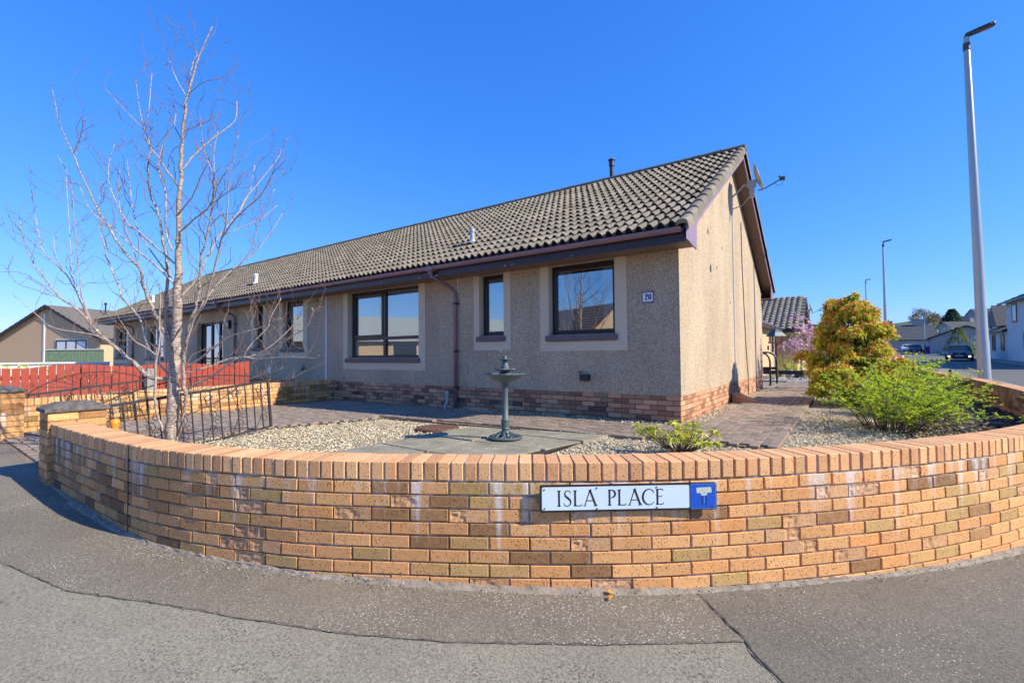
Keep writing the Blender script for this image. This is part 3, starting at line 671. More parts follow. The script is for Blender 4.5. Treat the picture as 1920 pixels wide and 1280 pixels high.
# ------------------------------------------------------------------ brick walls
def brick_wall(name, label, C, top, z0f, mats=('brick', 'brick_j'), thick=.215, s0=0., s1=None, cope=True, inner_mat='brick_in_j', limit=300, minpx=9, cp_limit=300, dark_to=None, spall=0., mort='mortar_w', rows=10, cope_indiv=True, c_h=.1025, phase=0., jit=.0012):
    W = thing(name, label, 'wall'); s1 = C.L if s1 is None else s1; ch_ = c_h + .012 if cope else 0
    obj('wall_core', curve_body(C, -.0125, -(thick - .007), lambda x, y: z0f(x, y) - .25, top - (ch_ if cope else 0) + .001, .08, s0, s1), mort, W)
    P = .225; H = .065; meshes = [[None, brick_geo(.2145, .1, H, .0035)], [None, brick_geo(.2145, .1, H, .0035, jit=.0015, seed=3)], [None, brick_geo(.104, .1, H, .0035)]]
    for q in range(8): meshes.append([None, spall_geo(.2145, .1, H, q, 1. if q < 3 else .5)])
    recs = []; inn = MB(); ztop = top - ch_
    for r in range(rows):
        z = ztop - .010 - H - r * .075 + .010
        n0 = int((s1 - s0) / P) + 1
        for i in range(-1, n0 + 1):
            a = s0 + phase + i * P + (P / 2 if r % 2 else 0); b = a + P
            aa, bb = max(a, s0), min(b, s1)
            if bb - aa < .06: continue
            L = bb - aa - .0105; sc = (aa + bb) / 2; p, d = C.at(sc); nr = Vector((d.y, -d.x, 0)); th = math.atan2(d.y, d.x)
            if z + H < z0f(p.x, p.y) - .02: continue
            full = L > .2; mi = rnd.choice((0, 0, 1)); tn = tone(.2)
            if dark_to is not None:
                f_ = max(0, min(1, sc / dark_to)); tn = (rnd.uniform(.0, .34) if rnd.random() < .42 - .25 * f_ else tn[0], 0, min(1, .04 + .46 * f_ + rnd.uniform(-.05, .35)))  # wall start: browner bricks, with grazing shade also painted into their tone
            if spall and full and (spall(sc, r) if callable(spall) else rnd.random() < spall): mi = 3 + rnd.randrange(8); tn = (tn[0] * .3 + .6, 1 if mi < 6 else .55, tn[2])
            Mx = TR(p.x, p.y, z + rnd.gauss(0, jit), th) @ Matrix.Translation((0, rnd.uniform(0, .0025) * (0 if mi > 2 else 1), 0))
            if not full: Mx = Mx @ Matrix.Diagonal((L / .2145, 1, 1, 1))
            recs.append((Mx, size_px(p + Vector((0, 0, z)), .215, nr), tn, mi))
            q = p - nr * thick
            inn.mesh(*brick_geo(L * (1 - .03), .08, H, .0035), TR(q.x, q.y, z, th + math.pi), tone(.3))
    place_pieces('brick', recs, mats[0], mats[1], W, meshes, limit, minpx)
    if inn.f: obj('rear_brick', inn, inner_mat, W, kind='stuff')
    if cope:
        Pc = .0765; Lc = .0655; cg = [[None, brick_geo(Lc, thick + .002, c_h, .004)], [None, brick_geo(Lc, thick + .002, c_h, .005, jit=.0012, seed=9)]]
        obj('coping_core', curve_body(C, -.008, -(thick - .006), lambda x, y: top - c_h - .0115, top - .006, .08, s0, s1), mort, W); cr = []
        nc = int((s1 - s0) / Pc)
        for i in range(nc):
            sc = s0 + (i + .5) * (s1 - s0) / nc; p, d = C.at(sc); th = math.atan2(d.y, d.x); nr = Vector((d.y, -d.x, 0)); p2 = p + nr * (.001 + rnd.gauss(0, .0012))
            cr.append((TR(p2.x, p2.y, top - c_h + rnd.gauss(0, .0009), th + rnd.gauss(0, .004)), size_px(p2 + Vector((0, 0, top)), .1, None), (rnd.random(), 0, rnd.uniform(.35, 1)), rnd.choice((0, 1))))
        place_pieces('coping_brick', cr, 'cope', 'cope_j', W, cg, cp_limit if cope_indiv else 0, 7)
    return W
def spall_front(s, r):
    p, d = WC.at(s); k = .02
    if -1.6 < p.x < 1.1 and r in (0, 1, 2): k = .30
    elif -1 < p.x < 1.1: k = .13
    elif p.x > 1.5: k = .07
    if p.x < -1.9: k = .0
    return rnd.random() < k
brick_wall('garden_wall', 'long curved buff brick garden wall with soldier coping around the corner plot', WC, WT, base, dark_to=5.3, spall=spall_front, rows=11, limit=300, cp_limit=300)
# return of the wall across its far end
RC = Curve([(4.24, 7.13), (3.30, 6.95)], True)
brick_wall('wall_return', 'short brick wall closing the garden bed behind the leafy shrubs', Curve([(3.25, 6.86), (4.03, 7.02)], True), WT - .003, lambda x, y: -.1, limit=40, minpx=9, mort='mortar', rows=7, mats=('brick', 'brick_in_j'), cp_limit=60)
brick_wall('roadside_wall', 'brick garden wall further along the road beyond the lamp post', Curve([(4.20, 7.75), (4.12, 12), (4.05, 24)], True), WT - .02, base, limit=0, minpx=9, mort='mortar', cope_indiv=False, rows=9)
pc = thing('gate_catch', 'small dark metal gate post beside the roadside wall coping', 'post', (3.95, 8.6, 0))
m = MB(); m.tube([(0, 0, -.1), (0, 0, .48)], .022, 10); m.lathe([(.0, .53), (.028, .51), (.032, .485), (.022, .47)], n=12); obj('post', m, 'black', pc)
# side wall of the drive
SC = Curve([(-8.42, -.02), (-8.36, -1.6), (-8.28, -3.1), (-7.7, -5.0), (-7.62, -5.25)][::-1], True)
SC2 = Curve([(-7.62, -5.78), (-7.80, -5.0), (-8.24, -3.2), (-8.36, -.02)], True)
brick_wall('drive_wall', 'low buff brick wall beside the driveway with soldier coping', SC2, .40, gz, mats=('brick', 'brick_j'), limit=150, minpx=9, mort='mortar', rows=7, phase=.05, cp_limit=90)
# pillars
def pillar(name, label, x0, x1, y0, y1, z0, z1, capz):
    W = thing(name, label, 'pillar', ((x0 + x1) / 2, (y0 + y1) / 2, z0)); lx, ly = x1 - x0, y1 - y0; h = z1 - z0
    m = MB(); m.box((-lx / 2 + .006, -ly / 2 + .006, -.2), (lx / 2 - .006, ly / 2 - .006, h)); obj('pillar_core', m, 'mortar', W)
    rows = int(h / .075) + 1; g = {}
    for r in range(rows):
        z = h - .0735 - r * .075
        for side in range(4):
            L = lx if side % 2 == 0 else ly; a = side * math.pi / 2
            cuts = [(-L / 2, -L / 2 + .2145), (-L / 2 + .225, L / 2)] if (r + side) % 2 else [(-L / 2, L / 2 - .225), (L / 2 - .2145, L / 2)]
            for c0, c1 in cuts:
                if c1 - c0 < .05: continue
                Lb = c1 - c0 - .004; key = round(Lb, 3)
                if key not in g:
                    b = MB(); b.mesh(*brick_geo(Lb, .09, .065, .0035)); me = b.make('brick'); me.materials.append(M['brick']); g[key] = me
                o = bpy.data.objects.new('brick', g[key]); COL.objects.link(o); o.parent = W
                D_ = ly / 2 if side % 2 == 0 else lx / 2
                o.matrix_local = Matrix.Rotation(a, 4, 'Z') @ Matrix.Translation(((c0 + c1) / 2, -D_, z)); tn = tone(.1); o.color = (max(tn[0], .4), 0, tn[2], 1)
    m = MB(); e = .022; hx, hy = lx / 2 + e, ly / 2 + e; zc = h
    m.add([(-hx, -hy, zc), (hx, -hy, zc), (hx, hy, zc), (-hx, hy, zc), (-hx, -hy, zc + .034), (hx, -hy, zc + .034), (hx, hy, zc + .034), (-hx, hy, zc + .034), (-hx * .45, -hy * .5, zc + capz), (hx * .4, -hy * .5, zc + capz), (hx * .4, hy * .5, zc + capz), (-hx * .45, hy * .5, zc + capz)],
          [(0, 3, 2, 1), (0, 1, 5, 4), (1, 2, 6, 5), (2, 3, 7, 6), (3, 0, 4, 7), (4, 5, 9, 8), (5, 6, 10, 9), (6, 7, 11, 10), (7, 4, 8, 11), (8, 9, 10, 11)])
    obj('cap_stone', m, 'cap', W, bevel=.006)
    return W
pillar('gate_pillar', 'brick gate pillar with weathered stone cap where the curved wall ends', -4.30, -3.98, -5.84, -5.42, -.19, .485, .085)
pillar('gate_pillar', 'brick gate pillar with stone cap at the left edge of the photo', -7.5, -7.05, -5.98, -5.53, -.09, .535, .08)
p_, d_ = WC.at(1.87); m = MB(); m.box((-.006, -.0015, -.26), (.006, .02, WT - .012)); ej = obj('expansion_joint', m, 'crack', bpy.data.objects['garden_wall']); ej.matrix_local = TR(p_.x, p_.y, 0, math.atan2(d_.y, d_.x))
# ------------------------------------------------------------------ the bungalow row
H = thing('bungalow', 'long pebble-dashed bungalow row number 20 with brown tiled roof behind the curved wall', 'bungalow')
LX, YD = -25.3, 7.9; ZE = 2.658; SL_ = .5725; YR = 3.94; ZP = .367
def roofz(y): return ZE + SL_ * (y + .6) if y < YR else ZE + SL_ * (2 * YR - y + .6)
OPEN = [(-2.19, -.97, 1.30, 2.472), (-3.72, -3.12, 1.33, 2.472), (-7.80, -5.34, .93, 2.472), (-10.75, -9.70, 1.20, 2.472), (-12.36, -11.78, 1.24, 2.472), (-16.3, -14.35, .08, 2.12), (-18.6, -18.0, 1.1, 2.2), (-21.1, -19.3, .95, 2.2), (-25.0, -23.4, 1.0, 2.25)]
def wall_grid(x0, x1, z0, z1, ops, y, depth):
    m = MB(); xs = sorted({x0, x1} | {o[0] for o in ops} | {o[1] for o in ops}); zs = sorted({z0, z1} | {min(z1, max(z0, o[2])) for o in ops} | {min(z1, max(z0, o[3])) for o in ops})
    for a, b in zip(xs, xs[1:]):
        for c, d in zip(zs, zs[1:]):
            cx, cz = (a + b) / 2, (c + d) / 2
            if any(o[0] < cx < o[1] and o[2] < cz < o[3] for o in ops): continue
            m.add([(a, y, c), (b, y, c), (b, y, d), (a, y, d)], [(0, 1, 2, 3)])
    for o in ops:
        a, b, c, d = o[0], o[1], max(o[2], z0), min(o[3], z1)
        m.add([(a, y, c), (b, y, c), (b, y, d), (a, y, d), (a, y + depth, c), (b, y + depth, c), (b, y + depth, d), (a, y + depth, d)], [(1, 0, 4, 5), (2, 1, 5, 6), (3, 2, 6, 7), (0, 3, 7, 4)])
    return m
obj('wall', wall_grid(LX, 0, ZP, 2.50, OPEN, 0, .20), 'harl', H)
m = MB()                                                            # gable, rear and far walls
m.add([(0, 0, ZP), (0, YD, ZP), (0, YD, 2.62), (0, YR, roofz(YR) - .16), (0, 0, 2.78)], [(0, 1, 2, 3, 4)])
m.add([(LX, 0, ZP), (LX, YD, ZP), (LX, YD, 2.62), (LX, YR, roofz(YR) - .16), (LX, 0, 2.78)], [(4, 3, 2, 1, 0)])
m.add([(LX, YD, ZP), (0, YD, ZP), (0, YD, 2.55), (LX, YD, 2.55)], [(0, 3, 2, 1)])
obj('gable_wall', m, 'harl', H)
# a faint rough edge bead at the corner
m = MB(); m.box((-.012, -.006, ZP), (.004, .012, 2.49)); obj('corner_bead', m, 'harl', H)
m = MB(); m.box((LX, .09, -.4), (-.012, .3, ZP)); m.box((-.3, .3, -.4), (-.010, YD - .01, ZP)); m.box((LX + .01, YD - .3, -.4), (-.3, YD - .02, ZP)); obj('plinth_core', m, 'mortar_p', H)
m = MB(); m.box((LX, .009, -.4), (-.010, .12, ZP - .008)); obj('plinth_core', m, 'mortar_p', H)
# plinth bricks
recs = []; G = [[None, brick_geo(.2145, .08, .065, .003)]]
for r in range(7):
    z = ZP - .068 - r * .075
    for i in range(int(-LX / .225) + 1):
        a = -i * .225 - (.1125 if r % 2 else 0); b_ = a - .225; 
        if b_ < LX: continue
        cx = (a + b_) / 2
        if r == 3 and i % 9 == 5 and a < -.8 and a > -9: continue
        recs.append((TR(cx, .002, z, 0), size_px((cx, 0, z), .215, Vector((0, -1, 0))) * (1.0 if z > -.08 else .2), (tone(.22)), 0))
    for i in range(int(YD / .225) + 1):
        a = i * .225 + (0 if r % 2 else .1125); cy = a + .1125
        if cy > YD - .1: continue
        recs.append((TR(-.002, cy, z, R(90)), size_px((0, cy, z), .215, Vector((1, 0, 0))) * (1.0 if z > -.08 else .2), (max(.4, rnd.random()), 0, rnd.random()), 0))
place_pieces('plinth_brick', recs, 'plinth', 'plinth_j', H, G, 300, 7)
m = MB(); m.box((-.112, .0, ZP - .068 - 7 * .075), (-.0, .1, ZP - .068 - 6.2 * .075)); obj('plinth_footing', m, 'mortar_p', H)
hg = MB(); hg.mesh(*brick_geo(.1, .08, .065, .003)); hm = hg.make('plinth_brick'); hm.materials.append(M['plinth'])
for r in range(0, 6, 2):
    o = bpy.data.objects.new('plinth_brick', hm); COL.objects.link(o); o.parent = H; o.matrix_local = TR(-.0, .055, ZP - .068 - r * .075, R(90)); o.color = (.6, 0, .6, 1)
    o = bpy.data.objects.new('plinth_brick', hm); COL.objects.link(o); o.parent = H; o.matrix_local = TR(-.056, .002, ZP - .068 - (r + 1) * .075, 0); o.color = (.7, 0, .4, 1)
m = MB(); m.box((LX, -.004, ZP - .004), (.003, .02, ZP + .012)); m.box((-.02, .0, ZP - .004), (.004, YD, ZP + .012)); obj('bell_cast', m, 'harl', H)
for x in [-1.26, -2.85, -4.2, -5.3, -7.5]:                          # air bricks
    m = MB(); m.box((x - .105, -.002, ZP - .068 - 3 * .075), (x + .105, .03, ZP - .003 - 3 * .075)); ab = obj('air_brick', m, 'fascia', H)
    mm = MB()
    for k in range(7):
        for j in (0, 1): mm.box((x - .09 + k * .0265, -.005, ZP - .055 - 3 * .075 + j * .026), (x - .09 + k * .0265 + .008, .0, ZP - .035 - 3 * .075 + j * .026))
    obj('grille', mm, 'brownplastic', ab)
# windows
def window(o, kind):
    a, b, c, d = o; sw = .22 if b - a > 1 else .17
    if b - a > .45 and kind != 'door':
        fr = MB(); y = -.010
        fr.box((a - sw * .72, y, c - .27), (a - .001, .0, 2.48)); fr.box((b + .001, y, c - .27), (b + sw * .85, .0, 2.48)); fr.box((a - .001, y, c - .27), (b + .001, 0, c - .11))
        obj('window_surround', fr, 'surround', H)
        rv = MB(); rv.box((a - .002, -.009, c), (a + .012, .19, d)); obj('window_reveal', rv, 'surround', H); rv = MB(); rv.box((b - .012, -.009, c), (b + .002, .19, d)); obj('window_reveal', rv, 'surround', H)
    wf = MB(); t = .055; y0, y1 = .075, .135
    e = .012
    def fr_(m, x0, x1, z0, z1, t, y0, y1): m.box((x0, y0, z0), (x0 + t, y1, z1)); m.box((x1 - t, y0, z0), (x1, y1, z1)); m.box((x0 + t, y0, z0), (x1 - t, y1, z0 + t)); m.box((x0 + t, y0, z1 - t), (x1 - t, y1, z1))
    fr_(wf, a + e, b - e, c, d, t, y0, y1)
    W = obj('window', wf, 'upvc', H, bevel=.004)
    m = MB(); m.box((a - .04, -.105, c - .105), (b + .03, .10, c - .012)); obj('sill', m, 'sill', W, bevel=.008)
    m = MB(); m.box((a - .005, .015, c - .012), (b + .005, .10, c + .022)); obj('drip_board', m, 'upvc', W, bevel=.004)
    gl = []
    if kind == 'four':
        mx, mz = (a + b) / 2 - .02, c + .44; m = MB(); m.box((mx - .04, .062, c + t), (mx + .04, .132, d - t)); obj('mullion', m, 'upvc', W)
        m = MB(); m.box((a + e + t, .064, mz - .035), (mx - .04, .130, mz + .035)); m.box((mx + .04, .064, mz - .035), (b - e - t, .130, mz + .035)); obj('transom', m, 'upvc', W)
        m = MB(); fr_(m, a + .07, mx - .042, mz + .037, d - .06, .05, .05, .12); obj('sash', m, 'upvc', W, bevel=.004)
        gl = [(a + .06, mx - .03, c + .05, mz - .03), (mx + .03, b - .06, c + .05, mz - .03), (a + .11, mx - .08, mz + .08, d - .10), (mx + .03, b - .06, mz + .03, d - .05)]
    elif kind == 'door':
        mx = a + .85; m = MB(); m.box((mx - .04, .06, c), (mx + .04, .132, d)); m.box((b - .55, .06, c), (b - .48, .132, d)); m.box((a, .055, c), (b, .133, c + .22)); obj('door_panel', m, 'upvc', W)
        gl = [(a + .1, mx - .08, c + .5, d - .1), (mx + .04, b - .56, c + .2, d - .06), (b - .47, b - .06, c + .2, d - .06)]
    else:
        m = MB(); fr_(m, a + .055, b - .055, c + .045, d - .06, .036, .052, .12); obj('sash', m, 'upvc', W, bevel=.004)
        gl = [(a + .085, b - .085, c + .075, d - .09)]
    for q in gl:
        m = MB(); m.add([(q[0], .098, q[2]), (q[1], .098, q[2]), (q[1], .098, q[3]), (q[0], .098, q[3])], [(0, 1, 2, 3)]); obj('pane', m, 'glass', W)
    ins = MB()
    if kind == 'four':
        n = int((b - a) / .085)
        for i in range(n):
            x = a + .05 + i * (b - a - .1) / n; ins.add([(x, .15, c + .03), (x + .070, .165, c + .03), (x + .070, .165, d), (x, .15, d)], [(0, 1, 2, 3)])
        obj('vertical_blind', ins, 'blind', W)
    elif kind == 'curtain':
        for x0, x1 in ((a + .10, a + .36), (b - .30, b - .09)):
            n = 12; vs = []
            for i in range(n + 1): x = x0 + (x1 - x0) * i / n; y = .16 + .015 * math.sin(i * 1.9); vs += [(x, y, c), (x, y, d)]
            ins.add(vs, [(2 * i, 2 * i + 2, 2 * i + 3, 2 * i + 1) for i in range(n)])
        obj('curtain', ins, 'curtain', W)
    elif kind == 'frost':
        ins.add([(a + .05, .16, c), (b - .05, .16, c), (b - .05, .16, d), (a + .05, .16, d)], [(0, 1, 2, 3)]); obj('frosted_screen', ins, 'blind', W)
    W.location = (0, .05, 0)
    return W
kinds = ['curtain', 'frost', 'four', 'curtain', 'frost', 'door', 'frost', 'four', 'four']
for o_, k_ in zip(OPEN, kinds): window(o_, k_)
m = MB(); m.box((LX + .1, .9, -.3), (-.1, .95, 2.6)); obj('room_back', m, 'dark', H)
# eaves: soffit, fascia, boxed end, gutter
XE, XW = .25, LX - .25
m = MB(); m.add([(XW, -.5, 2.475), (XE, -.5, 2.475), (XE, .0, 2.475), (XW, .0, 2.475), (XW, -.5, 2.487), (XE, -.5, 2.487), (XE, 0, 2.487), (XW, 0, 2.487)], [(0, 3, 2, 1), (4, 5, 6, 7), (0, 1, 5, 4)]); obj('soffit', m, 'soffit', H)
m = MB(); m.box((XW, -.515, 2.455), (XE, -.49, 2.65)); fz = obj('fascia_board', m, 'fascia', H, bevel=.003)
m = MB()
for x in [-.4 - rnd.uniform(0, 8) for _ in range(10)]: m = MB(); m.box((x, -.5160, 2.46 + rnd.uniform(0, .02)), (x + rnd.uniform(.02, .08), -.5145, 2.466 + rnd.uniform(.012, .022))); obj('paint_flake', m, 'surround', fz)
def gutter(name, y, z, x0, x1, parent, sg=-1):
    pr = [(0, .0), (0, -.012), (-.012, -.04), (-.035, -.062), (-.065, -.068), (-.092, -.055), (-.108, -.03), (-.112, 0), (-.106, 0), (-.102, -.028), (-.088, -.048), (-.064, -.060), (-.038, -.055), (-.018, -.036), (-.008, -.01), (-.006, 0)]
    m = MB(); n = len(pr); vs = [(x0, y - sg * q[0], z + q[1]) for q in pr] + [(x1, y - sg * q[0], z + q[1]) for q in pr]
    m.add(vs, [(i, i + 1, n + i + 1, n + i) for i in range(n - 1)] + [tuple(range(n)), tuple(range(2 * n - 1, n - 1, -1))])
    g = obj(name, m, 'brownplastic', parent, smooth=False); x = x1 - .35
    while x > x0:
        b = MB(); vs = [(x - .014, y - sg * (q[0] * 1.05), z + q[1] * 1.07 + .002) for q in pr[:8]] + [(x + .014, y - sg * (q[0] * 1.05), z + q[1] * 1.07 + .002) for q in pr[:8]]
        b.add(vs, [(i, i + 1, 9 + i, 8 + i) for i in range(7)]); obj('gutter_bracket', b, 'brownplastic', g); x -= .92
    return g
gutter('gutter', -.517, 2.640, XW, .21, H, -1)
def downpipe(x):
    m = MB(); r = .034
    m.tube([(x, -.575, 2.60), (x, -.575, 2.52), (x, -.56, 2.47), (x + .09 if x > -5 else x, -.30, 2.34), (x + .13 if x > -5 else x, -.12, 2.27), (x + .14 if x > -5 else x, -.055, 2.20), (x + .14 if x > -5 else x, -.05, 2.1), (x + .14 if x > -5 else x, -.05, .0 + gz(x))], r, 14)
    dp = obj('downpipe', m, 'brownplastic', H, smooth=True); xx = x + (.14 if x > -5 else 0)
    m = MB(); m.box((x - .085, -.645, 2.560), (x + .085, -.505, 2.644)); m.lathe([(.05, 0), (.04, -.05), (.038, -.07)], (x, -.575, 2.560), 14); obj('gutter_outlet', m, 'brownplastic', dp, bevel=.006)
    for z in (1.98, 1.05, .35):
        m = MB(); m.lathe([(.037, -.02), (.041, -.02), (.041, .02), (.037, .02)], (xx, -.05, z), 14); m.box((xx - .07, -.03, z - .012), (xx + .07, -.004, z + .012)); obj('pipe_clip', m, 'fascia', dp)
downpipe(-4.42); downpipe(-13.45); downpipe(-22.6)
# barge boards, boxed verge, rear slope underside
def board(y0, z0, y1, z1, x, h, t=.022):
    m = MB(); m.add([(x - t, y0, z0), (x, y0, z0), (x, y1, z1), (x - t, y1, z1), (x - t, y0, z0 - h), (x, y0, z0 - h), (x, y1, z1 - h), (x - t, y1, z1 - h)], [(0, 1, 2, 3), (7, 6, 5, 4), (1, 5, 6, 2), (0, 3, 7, 4), (0, 4, 5, 1), (3, 2, 6, 7)]); return m
for X in (XE + .002, XW):
    m = board(-.515, roofz(-.515) - .02, YR, roofz(YR) - .02, X, .19); m.add([(X - .022, -.515, roofz(-.515) - .21), (X, -.515, roofz(-.515) - .21), (X, .02, 2.44), (X - .022, .02, 2.44), (X - .022, .02, 2.80), (X, .02, 2.80)], [(0, 3, 2, 1), (1, 2, 5), (0, 4, 3), (2, 3, 4, 5)])
    obj('bargeboard', m, 'barge', H)
    m = board(YR, roofz(YR) - .02, 2 * YR + .515, roofz(-.515) - .02, X, .19); m.add([(X - .022, 2 * YR + .515, roofz(-.515) - .21), (X, 2 * YR + .515, roofz(-.515) - .21), (X, YD - .02, 2.44), (X - .022, YD - .02, 2.44), (X, YD - .02, 2.8), (X - .022, YD - .02, 2.8)], [(0, 1, 2, 3), (1, 4, 2), (2, 4, 5, 3)])
    obj('bargeboard', m, 'barge', H)
for sx0, sx1 in ((0, XE - .02), (XW + .02, LX)):
    m = MB(); zo = -.17
    for ya, yb in ((-.5, YR), (YR, 2 * YR + .5)):
        m.add([(sx0, ya, roofz(ya) + zo), (sx1, ya, roofz(ya) + zo), (sx1, yb, roofz(yb) + zo), (sx0, yb, roofz(yb) + zo)], [(0, 1, 2, 3)])
    obj('verge_soffit', m, 'soffit', H)
m = MB(); m.box((XW, 2 * YR + .49, 2.455), (XE, 2 * YR + .515, 2.65)); m.box((XW, YD, 2.475), (XE, 2 * YR + .5, 2.487)); obj('rear_fascia', m, 'fascia', H)
m = MB(); m.add([(XW, -.5, roofz(-.5) - .035), (XE - .01, -.5, roofz(-.5) - .035), (XE - .01, YR, roofz(YR) - .035), (XW, YR, roofz(YR) - .035), (XE - .01, 2 * YR + .5, roofz(-.5) - .035), (XW, 2 * YR + .5, roofz(-.5) - .035)], [(0, 1, 2, 3), (3, 2, 4, 5)]); obj('roof_deck', m, 'dark', H)
# roof tiles
RL = math.hypot(YR + .565, SL_ * (YR + .565)); NR = 16; EXP = RL / NR - .003; TWd = .30; th_ = math.atan(SL_)
def tile_geo(W_=.30, L=None, rolls=2, lift=.042):
    L = L or EXP + .045; n = 6 * rolls; vs = []; hgt = .050
    def prof(u):
        f = (u * rolls) % 1.0
        if u >= 1: f = 0
        return hgt * math.sin(math.pi * max(0, min(1, (f - .05) / .78))) ** .8 if .05 < f < .83 else 0.
    us = sorted(set([i / n for i in range(n + 1)] + [(k + .05) / rolls for k in range(rolls)] + [(k + .83) / rolls for k in range(rolls)] + [(k + .12) / rolls for k in range(rolls)] + [(k + .76) / rolls for k in range(rolls)]))
    for u in us:
        z = prof(u); x = u * W_
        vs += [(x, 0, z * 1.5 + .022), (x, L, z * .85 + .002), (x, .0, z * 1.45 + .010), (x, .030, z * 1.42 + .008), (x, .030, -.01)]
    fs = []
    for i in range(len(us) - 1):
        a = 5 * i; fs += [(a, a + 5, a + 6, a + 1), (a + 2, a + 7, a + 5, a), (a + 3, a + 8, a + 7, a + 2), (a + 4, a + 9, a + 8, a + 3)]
    return vs, fs
def dark_void(me):  # paints the recessed faces below each tile lip black as shade
    me.materials.append(M['lip_shade'])
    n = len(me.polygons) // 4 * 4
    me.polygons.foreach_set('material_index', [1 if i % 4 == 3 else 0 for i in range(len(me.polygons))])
recs = []; TG = [[None, tile_geo()]]; ncol = int((XE - XW) / TWd); X0 = XE - .075
Bf = Matrix(((1, 0, 0, 0), (0, math.cos(th_), -math.sin(th_), -.585), (0, math.sin(th_), math.cos(th_), roofz(-.585) - .012), (0, 0, 0, 1)))
Bb = Matrix(((-1, 0, 0, 0), (0, -math.cos(th_), math.sin(th_), 2 * YR + .585), (0, math.sin(th_), math.cos(th_), roofz(-.585) - .012), (0, 0, 0, 1)))
back = MB()
for r in range(NR):
    for c in range(ncol + 1):
        x = X0 - (c + 1) * TWd
        if x < XW - .05: continue
        lx = x + rnd.gauss(0, .0015); s = r * EXP + rnd.gauss(0, .003); P = Bf @ Vector((x + .15, s, 0)); jitter = Matrix.Rotation(rnd.gauss(0, .004), 4, 'Z') @ Matrix.Rotation(rnd.gauss(0, .004), 4, 'Y')
        recs.append((Bf @ Matrix.Translation((lx, s, rnd.gauss(0, .002))) @ jitter, size_px(P, .3), (rnd.random(), 0, 0), 0))
        back.mesh(*tile_geo(), Bb @ Matrix.Translation((-x - TWd, r * EXP, 0)), (rnd.random(), 0, 0))
place_pieces('roof_tile', recs, 'tile', 'tile_j', H, TG, 300, 8)
obj('rear_roof_tile', back, 'tile_j', H, kind='stuff')
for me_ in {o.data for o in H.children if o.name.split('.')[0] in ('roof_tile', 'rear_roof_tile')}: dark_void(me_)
# verge tiles with turned down edge
vs = []; prof = [(-.10, .012), (-.075, .034), (-.05, .052), (-.02, .060), (.012, .058), (.038, .048), (.056, .03), (.064, .0), (.066, -.075)]
L = EXP + .03
for x, z in prof: vs += [(x, 0, z + .03 if z > -.07 else z), (x, L, z + .004 if z > -.07 else z), (x, 0, (z * .4 + .004) if z > .03 else z - .02)]
n = len(prof); fs = []
for i in range(n - 1): a = 3 * i; fs += [(a, a + 3, a + 4, a + 1), (a + 2, a + 5, a + 3, a)]
vg = MB(); vg.add(vs, fs); vme = vg.make('verge_tile'); vme.materials.append(M['tile'])
for B, sx, xx in ((Bf, 1, XE - .015), (Bb, -1, XE - .015), (Bf, -1, XW + .015), (Bb, 1, XW + .015)):
    for r in range(NR):
        o = bpy.data.objects.new('verge_tile', vme); COL.objects.link(o); o.parent = H; o.color = (rnd.random(), 0, 0, 1)
        lx = xx if B is Bf else -xx
        o.matrix_local = B @ Matrix.Translation((lx, r * EXP, .001)) @ Matrix.Diagonal((sx, 1, 1, 1))
# ridge tiles in mortar
zr = roofz(YR) + .02; x = XE + .05; k = 0
while x > XW:
    l = .44; m = MB(); n = 9; vs = []
    for e_, xx in enumerate((x, x - l)):
        for i in range(n): a = math.pi * (i / (n - 1)); rr = .125 + rnd.uniform(-.004, .004) - (.006 if e_ else 0); vs.append((xx, YR + math.cos(a) * rr, zr - .035 + math.sin(a) * rr * .82 + rnd.uniform(-.003, .003)))
    m.add(vs, [(i + 1, i, n + i, n + i + 1) for i in range(n - 1)] + [tuple(range(n)), tuple(range(2 * n - 1, n - 1, -1))])
    obj('ridge_tile', m, 'ridge', H, smooth=False); x -= l + .006
# flues and vents on the roof
def flue(x, y, h, r, mat, cowl=False):
    z = roofz(y); m = MB(); m.lathe([(r, -.1), (r, h * .45), (r * 1.12, h * .46), (r * 1.12, h * .52), (r, h * .53), (r, h)], (x, y, z), 18); m.lathe([(r * 2.4, .03), (r * 1.6, .06), (r, .12)], (x, y, z + .0), 18); f = obj('flue_pipe', m, mat, H, smooth=False)
    m = MB(); m.lathe([(r * .6, h - .02), (r * 1.3, h - .01), (r * 1.35, h + .01), (r * 1.3, h + .03), (r * 1.3, h + .13), (r * 1.75, h + .14), (r * 1.6, h + .165), (0.001, h + .19)] if cowl else [(r, h), (r * 1.18, h + .005), (r * 1.18, h + .05), (r * .9, h + .075), (.001, h + .08)], (x, y, z), 18); obj('flue_cap', m, mat, f)
flue(-4.15, .33, .25, .046, 'lead'); flue(-12.85, .30, .28, .05, 'white'); flue(-21.6, .35, .28, .05, 'white'); flue(-2.88, 4.35, .76, .052, 'black', True)
